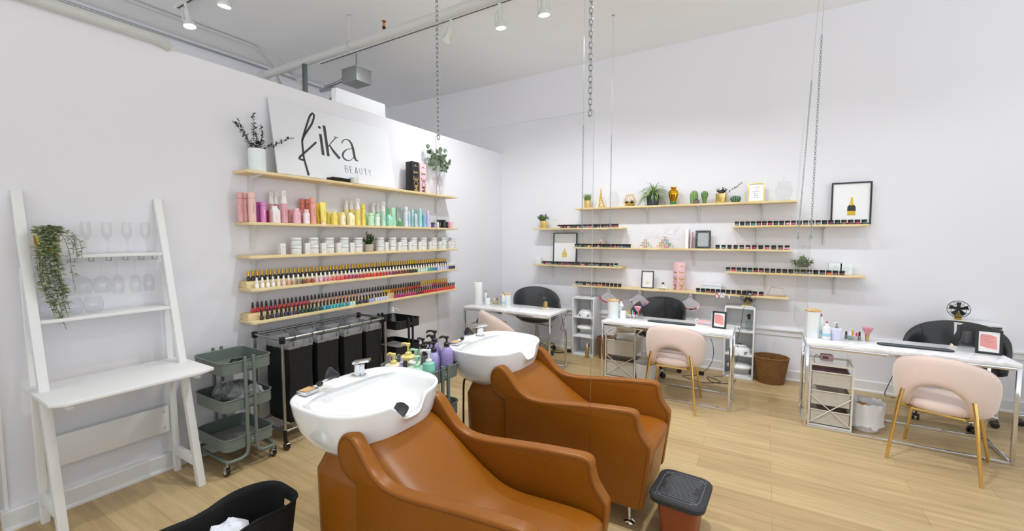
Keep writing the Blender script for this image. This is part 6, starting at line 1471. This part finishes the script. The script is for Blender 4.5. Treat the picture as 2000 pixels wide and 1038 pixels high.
CLOTH = M('0e0e10', .75, noise=.25, scale=12, bump=.15); LINER = M('a4a6a9', .25, noise=.25, scale=25, alpha=.8)
ys = [(-3.80,-3.60),(-3.555,-3.355),(-3.30,-3.11),(-3.065,-2.885)]
for i, (a, b) in enumerate(ys):
    t = thing('laundry_bag', 'black hanging laundry bag with clear liner, %s from the left on the sorter' % nth(i+1), 'laundry bag', ((LX0+LX1)/2,(a+b)/2,0), 0, 'laundry bags on the sorter'); w = b-a; d = .31
    random.seed(i+31)
    def sq(ww, dd, z, jit, N=12):
        p = []
        for s_ in range(4):
            for k in range(N):
                f = k/N; x, y = [(-.5+f,-.5),(.5,-.5+f),(.5-f,.5),(-.5,.5-f)][s_]; p.append(Vector((x*dd+random.uniform(-jit,jit), y*ww+random.uniform(-jit,jit)*.7, z)))
        return p
    z0 = [.155,.20,.165,.17][i]
    rows = [sq(w*.80,d*.72,z0,0), sq(w*.95,d*.93,z0+.02,.003), sq(w*.99,d*.99,.35,.005), sq(w*.97,d*.98,.55,.005), sq(w,d,.755-.012*i*0,.002), sq(w*.96,d*.96,.755,.002), sq(w*.93,d*.94,.45,.003)]
    mb = MB(); mb.grid(rows, True); mb.f.append(tuple(range(48))); mb.build('bag_cloth', CLOTH, t, sharp=70)
    rows = [sq(w*.90,d*.93,.60,.004), sq(w*.93,d*.95,.765,.003), sq(w*.90,d*1.0,.815,.005), sq(w*1.01,d*1.02,.79,.003), sq(w*1.01,d*1.015,.752,.0025)]
    mb = MB(); mb.grid(rows, True); mb.build('plastic_liner', LINER, t, sharp=50)
    mb = MB()
    for sy in (-1,1):
        y = sy*w*.36; mb.tube(catmull([(-.19,y,LZ+.014),(-.205,y,LZ+.002),(-.20,y,LZ-.015),(-.165,y,LZ-.03),(-.15,y*.95,LZ-.075),(.15,y*.95,LZ-.075),(.165,y,LZ-.03),(.20,y,LZ-.015),(.205,y,LZ+.002),(.19,y,LZ+.014)],4), .0025, 6)
    mb.build('wire_hanger', M('4a4d50',.3,metal=.8), t)

# ================================================================== LADDER SHELF
PW = M('e4e5e4', .4, noise=.02, scale=6)
t = thing('ladder_shelf', 'white ladder shelf desk leaning against the left wall', 'ladder shelf', (0,0,0))
Y0, Y1 = -5.055, -4.425; SW = .04
def fx(z): return .475-.44*z/1.87     # front face of the leaning stile
for y in (Y0, Y1):
    mb = MB(); zt = 1.88; mb.prism([(fx(0)-.048,0),(fx(0),0),(fx(zt),zt),(fx(zt)-.035,zt)], y-SW/2, y+SW/2, 'y'); mb.build('leaning_stile', PW, t, bevel=.002)
    MB().box((.085,y-SW/2+.003,0),(.125,y+SW/2-.003,.10)).build('foot_block', PW, t, bevel=.002)
    mb = MB(); mb.prism([(.085,.10),(.125,.10),(.075,1.45),(.04,1.45)], y-SW/2+.003, y+SW/2-.003, 'y'); mb.build('rear_leg', PW, t, bevel=.002)
    MB().box((.126,y-.012,.115),(fx(.15)-.045,y+.012,.185)).build('side_stretcher', PW, t, bevel=.002)
def lshelf(z, xb, xf, name='shelf_board', th=.02):
    MB().box((xb,Y0+SW/2,z-th),(xf,Y1-SW/2,z)).build(name, PW, t, bevel=.002)
lshelf(1.520, .018, fx(1.52)-.004); lshelf(1.165, .018, fx(1.165)-.004)
MB().prism([(.10,Y0-.045),(.56,Y0-.045),(.615,Y0+.01),(.615,Y1-.03),(.585,Y1+.05),(.10,Y1+.05)][::-1], .775, .795, 'z').build('desk_board', PW, t, bevel=.004)
MB().box((.13,Y0+.02,.745),(.57,Y0+.045,.774)).box((.13,Y1-.045,.745),(.57,Y1-.02,.774)).build('desk_battens', PW, t)
MB().box((.066,Y0+SW/2,.285),(.084,Y1-SW/2,.465)).build('back_board', PW, t, bevel=.002)
mb = MB()
for z in (.32,.43): mb.ball((.085,Y1-.05,z),(.003,.005,.005),8,5)
mb.build('screws', STEEL, t)
mb = MB()
for y in (Y0, Y1):
    for z in (.97,.99,1.01): mb.ball((fx(z)-.02,y-SW/2 if y == Y1 else y+SW/2,z),(.003,.002,.003),6,4)
# stemware rack rails under the upper shelf
t2 = thing('stemware_rack', 'dark wire glass rack fixed under the upper ladder shelf board', 'rack', (0,0,0))
for k, y in enumerate([-4.945,-4.865,-4.785,-4.705,-4.625,-4.545,-4.475]):
    MB().tube([(.035,y,1.499),(.035,y,1.477),(.115,y,1.477),(.115,y,1.499)], .0018, 6).build('rack_wire', M('6c6e70',.4,metal=.6), t2)
# glasses
def flute_prof(): return [(0,.001),(.028,.001),(.029,.003),(.006,.008),(.0035,.02),(.005,.045),(.0035,.062),(.008,.078),(.022,.11),(.0265,.135),(.024,.165),(.0205,.195),(.0195,.195),(.0228,.165),(.025,.135),(.0205,.112),(.006,.083),(0,.081)]
def glass_obj(name, label, prof, loc, group, flip=False, cat='glass'):
    t = thing(name, label, cat, loc, 0, group); mb = MB()
    if flip: mb.m = Matrix.Rotation(PI, 4, 'X')
    mb.lathe(prof, 28); mb.build('glass_body', GLASS2, t, sharp=70); return t
GLASS2 = glassmat('crystal', (.982,.985,.987), .03, .6, .25)
for i, y in enumerate((-4.80,-4.705,-4.610,-4.515)):
    glass_obj('champagne_flute','champagne flute on the upper ladder shelf, %s from the left' % nth(i+1), flute_prof(), (.07,y,1.5205), 'champagne flutes on the ladder shelf')
balloon = [(0,.001),(.034,.001),(.035,.003),(.006,.008),(.0035,.02),(.0035,.085),(.012,.095),(.036,.115),(.044,.145),(.040,.18),(.032,.20),(.031,.20),(.0385,.18),(.0425,.145),(.035,.117),(.010,.099),(0,.098)]
narrow = [(0,.001),(.030,.001),(.031,.003),(.006,.008),(.0035,.02),(.0035,.09),(.012,.098),(.027,.125),(.031,.155),(.029,.19),(.025,.215),(.024,.215),(.0277,.19),(.0295,.155),(.0255,.127),(.010,.102),(0,.10)]
for i, y in enumerate((-4.905,-4.825,-4.745,-4.665,-4.585,-4.51)):
    glass_obj('wine_glass','%s wine glass hanging upside down from the rack, %s from the left' % ('wide' if i < 3 else 'slim', nth(i+1)), balloon if i < 3 else narrow, (.088 if i%2 == 0 else .062,y,1.4805), 'wine glasses hanging under the ladder shelf', True)
stemless = [(0,.001),(.022,.001),(.038,.012),(.046,.04),(.044,.07),(.034,.10),(.033,.10),(.0425,.07),(.0445,.04),(.036,.014),(0,.006)]
for i, y in enumerate((-4.975,-4.885,-4.795)):
    glass_obj('stemless_glass','stemless wine glass on the lower ladder shelf, %s from the left' % nth(i+1), stemless, (.105,y,1.1655), 'stemless glasses on the ladder shelf')
# trailing plant in a gold pot
t = thing('trailing_plant', 'trailing eucalyptus plant in a gold pot hanging over the upper ladder shelf', 'plant', (.085,-4.965,1.5205))
MB().lathe([(0,0),(.042,0),(.045,.003),(.052,.11),(.048,.11),(.046,.09),(0,.09)], 28).build('pot', M('c9ab3c',.35,metal=.8,noise=.08), t)
st = MB(); lf = MB(); random.seed(12)
for i in range(28):
    a = random.uniform(0,6.3); c = [Vector((.02*math.cos(a),.02*math.sin(a),.10)), Vector((.04+.03*math.cos(a),-.01+.045*math.sin(a),.145+random.uniform(-.01,.02)))]
    tgt = -.02+random.uniform(-.04,.035) if i < 20 else (.075+random.uniform(-.015,.035) if i < 24 else random.uniform(-.05,.06)); L = random.uniform(.20,.44) if i < 20 else random.uniform(.08,.16)
    y = tgt; x0 = .055+random.uniform(0,.03); 
    c += [Vector((x0+.015, y*.7, .10)), Vector((x0+.02,y,.0)), Vector((x0+.02,y+.015*random.uniform(-1,1)+.03*L,-L*.5)), Vector((x0+.02,y+.02*random.uniform(-1,1)+.12*L,-L))] if L > .15 else [Vector((x0, y, .09)), Vector((x0+.01,y*1.1,.09-L))]
    cc = catmull(c, 6); st.tube(cc, .0013, 5)
    n = int(20+L*120)
    for k in range(n):
        q = cc[int((.12+.88*k/n)*(len(cc)-1))]+Vector((0,0,random.uniform(-.006,.006))); a2 = random.uniform(0,6.3)
        dd = Vector((abs(math.cos(a2))*.8+.1, math.sin(a2), random.uniform(-.5,.25))); lf.leaf(q, dd, (random.uniform(-.4,.4),random.uniform(-.4,.4),1), random.uniform(.022,.034), random.uniform(.015,.021))
st.build('stems', M('6d7050',.7), t); lf.build('leaves', G('a9b592'), t)
random.seed(5)

# ================================================================== HANGING CLEAR PANELS
CHN = M('a9adb0', .25, metal=.9, noise=.1, scale=30)
def chain(parent, a, b, link=.026, r=.0022, w=.0065, name='chain'):
    a = Vector(a); b = Vector(b); d = b-a; n = max(1, int(d.length/(link*.78))); mb = MB()
    for i in range(n):
        c = a+d*((i+.5)/n); rot = d.to_track_quat('Z','Y').to_matrix().to_4x4(); mb.m = Matrix.Translation(c) @ rot @ Matrix.Rotation(PI/2*(i%2), 4, 'Z')
        L = link/2-w; pts = [(w*math.cos(t_), 0, L+w*math.sin(t_)) for t_ in [k*PI/4 for k in range(5)]]+[(-w*math.cos(t_), 0, -L-w*math.sin(t_)) for t_ in [k*PI/4 for k in range(5)]]
        mb.tube(pts, r, 5, closed=True)
    return mb.build(name, CHN, parent)
def wire_(parent, a, b, r=.0012): return MB().tube([a,b], r, 6).build('hanging_wire', STEEL, parent)
PANEL = glassmat('clear_acrylic', (.994,.996,.996), .006, .25, .2, .01); EDGE = glassmat('acrylic_edge', (.80,.82,.82), .25, .6, .3, .2)
def panel(label, p, q, z0, z1, zc, links=(.026,.0022,.0065), ceilpts=None):
    """clear sheet from p to q (plan), z0..z1, hung from the ceiling; chain reaches up to zc, wire above"""
    t = thing('hanging_clear_panel', label, 'screen', (p[0],p[1],z1)); P = Vector((0,0,0)); Q = Vector((q[0]-p[0],q[1]-p[1],0)); d = Q.normalized(); n = Vector((-d.y,d.x,0)); th = .002
    mb = MB(); h = z0-z1; e = .0022
    vs = [P+d*e+n*th, Q-d*e+n*th, Q-d*e-n*th, P+d*e-n*th]; mb.add([v+Vector((0,0,h)) for v in vs]+[v+Vector((0,0,-e)) for v in vs], [(0,3,2,1),(4,5,6,7),(0,1,5,4),(1,2,6,5),(2,3,7,6),(3,0,4,7)]); mb.build('clear_sheet', PANEL, t)
    mb = MB()
    for a in (P, Q): mb.bar(a+Vector((0,0,h)), a, .0024, .0036)
    mb.bar(P, Q, .0036, .0024); mb.build('polished_edges', EDGE, t)
    for k, a in enumerate((P+d*.02, Q-d*.02)):
        top = Vector((a.x,a.y,CZ-z1)) if not ceilpts else Vector(ceilpts[k])-Vector((p[0],p[1],z1))
        a = a+Vector((0,0,.0)); f = (zc-z1)/(top.z) if zc < CZ else 1; mid = a.lerp(top, f)
        chain(t, a+Vector((0,0,-.02)), mid, *links)
        MB().tube([a+Vector((.010*math.cos(u),0,-.006+.014*math.sin(u))) for u in [i*PI/6 for i in range(12)]], .002, 5, closed=True).build('ring_hook', CHN, t)
        if f < 1:
            wire_(t, mid, top); MB().lathe([(0,-.006),(.016,-.006),(.012,0),(0,0)], 12, tuple(top)).build('ceiling_mount', STEEL, t)
    return t
panel('large clear panel hanging on chains between the two basin chairs', (1.83,-3.66),(2.835,-3.66),.50,2.235, CZ+1, (.034,.0028,.0085))
panel('narrow clear panel hanging at the left end of the middle desk', (1.965,-1.62),(2.09,-1.04),.745,1.665,2.75, (.024,.002,.006))
panel('clear panel hanging at the left end of the right desk', (3.888,-1.50),(3.86,-.40),.745,1.625,3.2, (.026,.0022,.0065), ((3.90,-1.52,CZ),(3.95,-.33,CZ)))
# ---- sizes of the top shelf ornaments read against the shelf
for o in list(COL.objects):
    if o.parent: continue
    n = o.name.split('.')[0]; x, y, z = o.location
    if abs(z-ZB['top']) < .01 and y > -.25 and y < -.05:
        s = {'gold_pot_plant':1.5,'tower_figurine':1.28,'glass_jar':1.17,'geometric_terrarium':1.28,'spider_plant':1.42,'gold_vase':1.46,'ceramic_cactus':1.25,'succulent_pot':1.15}.get(n)
        if s: o.scale = (s, s, s)
    if n == 'color_pot': o['label'] = o['label'].replace('small color pot', 'color pot')
    if n == 'gold_pot_plant' and abs(z-ZB['L1']) < .01: o.scale = (1.3,1.15,1.3)
# ================================================================== LIGHT
W = 60
lamp_head((.56,-1.93,Z1), R(40), R(-15), 'white spotlight tilted sideways beside the hanging chain', 32, 150, blend=1, beam=.06)
for x, lab, tl in ((1.19,'lit white spotlight second from the left on the far track',R(8)),(1.68,'lit white spotlight on the far track nearest the top edge of photo',R(8)),
               (2.75,'white spotlight on the far track above the middle desk',R(27)),(4.0,'white spotlight on the far track above the right wall shelves',R(27)),(5.3,'white spotlight on the far track beyond the right desk',R(27))):
    lamp_head((x,-1.93,Z1), tl, R(-90), lab, 80 if x < 2 else 60 if x < 3 else 44 if x < 5 else 26, 140 if x < 2 else 92, blend=.8, beam=.03)
lamp_head((-1.52,-3.56,Z1), R(10), R(200), 'lit white spotlight near the left end of the near track', 80, 130, blend=.9)
lamp_head((-.76,-3.56,Z1), R(8), R(0), 'lit white spotlight cut by the top edge of the photo', 40, 130, blend=.9)
lamp_head((1.7,-3.56,Z1), R(12), R(180), 'white spotlight above the basin chairs, out of the photo', 150, 140, blend=.9, beam=.06)
lamp_head((3.4,-3.56,Z1), R(5), R(180), 'white spotlight above the camera side of the chairs', 190, 140, blend=.9, beam=.06)
w = bpy.data.worlds.new('daylight'); sc.world = w; w.use_nodes = True
bg = w.node_tree.nodes['Background']; bg.inputs[1].default_value = 1.0
nt = w.node_tree; tc = nt.nodes.new('ShaderNodeTexCoord'); sp = nt.nodes.new('ShaderNodeSeparateXYZ'); mr = nt.nodes.new('ShaderNodeMapRange'); rp = nt.nodes.new('ShaderNodeMix'); rp.data_type = 'RGBA'
mr.inputs['From Min'].default_value = -.3; mr.inputs['From Max'].default_value = .15
rp.inputs[6].default_value = (2.4, 2.5, 2.6, 1); rp.inputs[7].default_value = (.95, .995, 1.05, 1)   # added uplight: lower half raised to brighten the ceiling, softer sky above
nt.links.new(tc.outputs['Generated'], sp.inputs[0]); nt.links.new(sp.outputs['Z'], mr.inputs['Value']); nt.links.new(mr.outputs[0], rp.inputs[0]); nt.links.new(rp.outputs[2], bg.inputs[0])
sc.view_settings.view_transform = 'Standard'; sc.view_settings.look = 'None'; sc.view_settings.gamma = 1
sc.view_settings.use_curve_mapping = False; sc.view_settings.exposure = .0
sc.cycles.max_bounces = 12; sc.cycles.transparent_max_bounces = 24; sc.cycles.diffuse_bounces = 6
